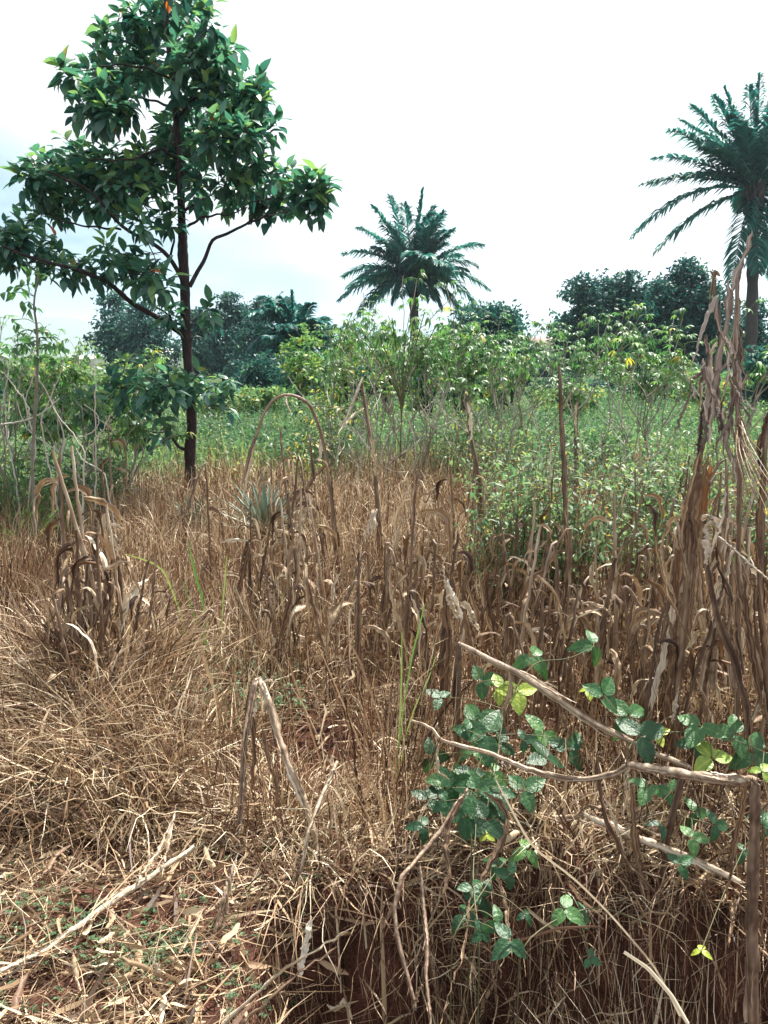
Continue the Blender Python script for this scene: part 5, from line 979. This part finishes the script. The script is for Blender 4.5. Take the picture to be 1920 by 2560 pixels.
# ------------------------------------------------------------------ bean vine with three-part leaves
TRI = [merge([rotz(shift(leaf_t(w_, dr, .16, 13, 9, .72, ripple=.02), (.06, 0, 0)), a, s_, tl) for a, s_, tl in ((0, 1, 0.), (1.75, .88, -.12), (-1.75, .88, -.08))]) for w_, dr in ((.62, .28), (.56, .5), (.68, .12))]
def veins(t, nx=13, ny=9):
    n = nx * ny; o = []
    for k in range(len(t[0]) // n):
        x, s_ = np.meshgrid(np.linspace(0, 1, nx), np.abs(np.linspace(-1, 1, ny)), indexing='ij')
        o.append((.14 * (s_ < .1) + .09 * (np.sin((x - .28 * s_) * 30) > .72) - .05 + .06 * (s_ > .9)).ravel())
    return t[0], t[1], np.concatenate(o)
TRI = [veins(q_) for q_ in TRI]
VY = lambda y: np.interp(y, [1600, 2400], [2.7, 1.62])
VL = [ # label, stem pixels, leaves (x,y,size,tint)
 ('bean vine with the uppermost leaves climbing right of the dark broken post', [(1240, 1900), (1260, 1780), (1300, 1700), (1340, 1650), (1420, 1650), (1484, 1617)], [(1330, 1640, 68, .5), (1484, 1612, 60, .45), (1293, 1727, 58, .85), (1102, 1744, 48, .4), (1203, 1703, 50, .55), (1250, 1720, 40, .6)]),
 ('bean vine with dense dark leaves over the flat pale stalk', [(1180, 2100), (1170, 2000), (1200, 1900), (1230, 1830), (1360, 1840)], [(1191, 1802, 60, .35), (1220, 1835, 66, .3), (1165, 1825, 45, .4), (1250, 1860, 50, .3), (1076, 1890, 52, .4), (1359, 1830, 55, .45), (1365, 1895, 64, .35), (1423, 1875, 55, .3), (1310, 1850, 45, .3), (1180, 1870, 50, .35)]),
 ('bean vine hanging in the middle foreground under the flat pale stalk', [(1200, 2350), (1180, 2200), (1190, 2080), (1190, 1980), (1240, 1950)], [(1070, 1996, 48, .3), (1151, 1940, 62, .45), (1191, 1975, 72, .4), (1250, 1985, 66, .25), (1310, 1975, 70, .3), (1058, 2066, 60, .25), (1116, 2002, 50, .3), (1163, 2040, 76, .3), (1215, 2050, 60, .2), (1110, 1950, 44, .5), (1230, 1930, 40, .7), (1215, 2085, 34, .95), (1170, 1990, 60, .3), (1130, 1970, 56, .2), (1180, 1930, 50, .25), (1200, 2010, 62, .2), (1155, 2010, 58, .35), (1240, 2020, 54, .25)]),
 ('bean vine trailing through the shade at the bottom centre', [(1130, 2330), (1180, 2270), (1244, 2170), (1300, 2120)], [(1319, 2124, 44, .45), (1244, 2164, 48, .45), (1275, 2187, 42, .4), (1180, 2216, 42, .35), (1209, 2245, 52, .25), (1157, 2286, 50, .25), (1249, 2309, 48, .3), (1205, 2330, 46, .2), (1275, 2350, 58, .3), (1313, 2285, 42, .25)]),
 ('bean vine with glossy leaves low in the shade right of centre', [(1300, 2360), (1400, 2290), (1500, 2260), (1620, 2310)], [(1411, 2272, 56, .4), (1458, 2290, 50, .3), (1475, 2396, 26, .35), (1440, 2300, 40, .3)]),
 ('bean vine with pale glossy leaves above the flat stalk at the right', [(1560, 1950), (1575, 1850), (1650, 1830), (1750, 1830), (1840, 1850), (1910, 1880)], [(1510, 1738, 52, .55), (1573, 1790, 72, .5), (1600, 1840, 70, .35), (1750, 1815, 55, .5), (1740, 1860, 64, .35), (1840, 1835, 62, .5), (1880, 1880, 70, .45), (1780, 1895, 60, .7), (1640, 1835, 36, .95), (1905, 1930, 50, .8), (1475, 1722, 30, .9)]),
 ('bean vine with leaves beside the stout post under the flat stalk at the right', [(1620, 2000), (1700, 2040), (1780, 2060), (1860, 2120)], [(1735, 2030, 60, .45), (1788, 2062, 62, .3), (1730, 2095, 56, .6), (1857, 2129, 48, .35), (1620, 1967, 52, .4), (1675, 1979, 46, .45), (1905, 2031, 55, .4), (1912, 2075, 48, .4), (1650, 2060, 50, .3), (1753, 2378, 30, .95), (1700, 2160, 40, .35)])]
for lab, st, lv in VL:
    b = P(st[0][0], st[0][1], VY(st[0][1])); b[2] = float(H(b[0], b[1])); t = thing('bean_vine', lab, 'vine', b, 'bean vines climbing over the foreground stalks'); m = MB()
    sp = smoothpath([b] + [P(x, y, VY(y)) for x, y in st], 30); tubes(m, sp, np.linspace(.0028, .0016, 30)[None], 5, .5)
    for x, y, s, ti in lv:
        Yv = VY(y) + U(-.06, .08); q = P(x, y, Yv); k = np.argmin(np.linalg.norm(sp - q, axis=1)); tubes(m, smoothpath([sp[k], (sp[k] + q) / 2 + (0, 0, .02), q], 8), .0014, 4, .7)
        L = s / FPX * Yv; lm = MB(); az = U(0, 6.28)
        inst(lm, TRI[rng.integers(0, 3)], q, np.array([[cos(az), sin(az) * .8, U(-.3, .3) + .5 * sin(az)]]), U(-.4, .4), L * U(.85, 1.4), np.clip(ti + N_(0, .1), 0, 1), upv=norm(np.array([U(-.4, .4), -.75, .7])))
        part(lm, 'leaf', M['vine'], t)
    part(m, 'stem', M['vstem'], t)

# ------------------------------------------------------------------ haze
m = MB(); box(m, np.array([0, 1400., 69.]), np.array([4600, 3100., 142.]), 0)
hz = bpy.data.materials.new('haze_air'); hz.use_nodes = True; nt = hz.node_tree; nt.nodes.remove(nt.nodes['Principled BSDF'])
pv = nt.nodes.new('ShaderNodeVolumePrincipled'); pv.inputs['Color'].default_value = (.7, .86, 1, 1); pv.inputs['Density'].default_value = .0004; pv.inputs['Anisotropy'].default_value = .3
nt.links.new(pv.outputs[0], nt.nodes['Material Output'].inputs['Volume'])
solo(m, 'haze', hz, kind='stuff', smooth=False)
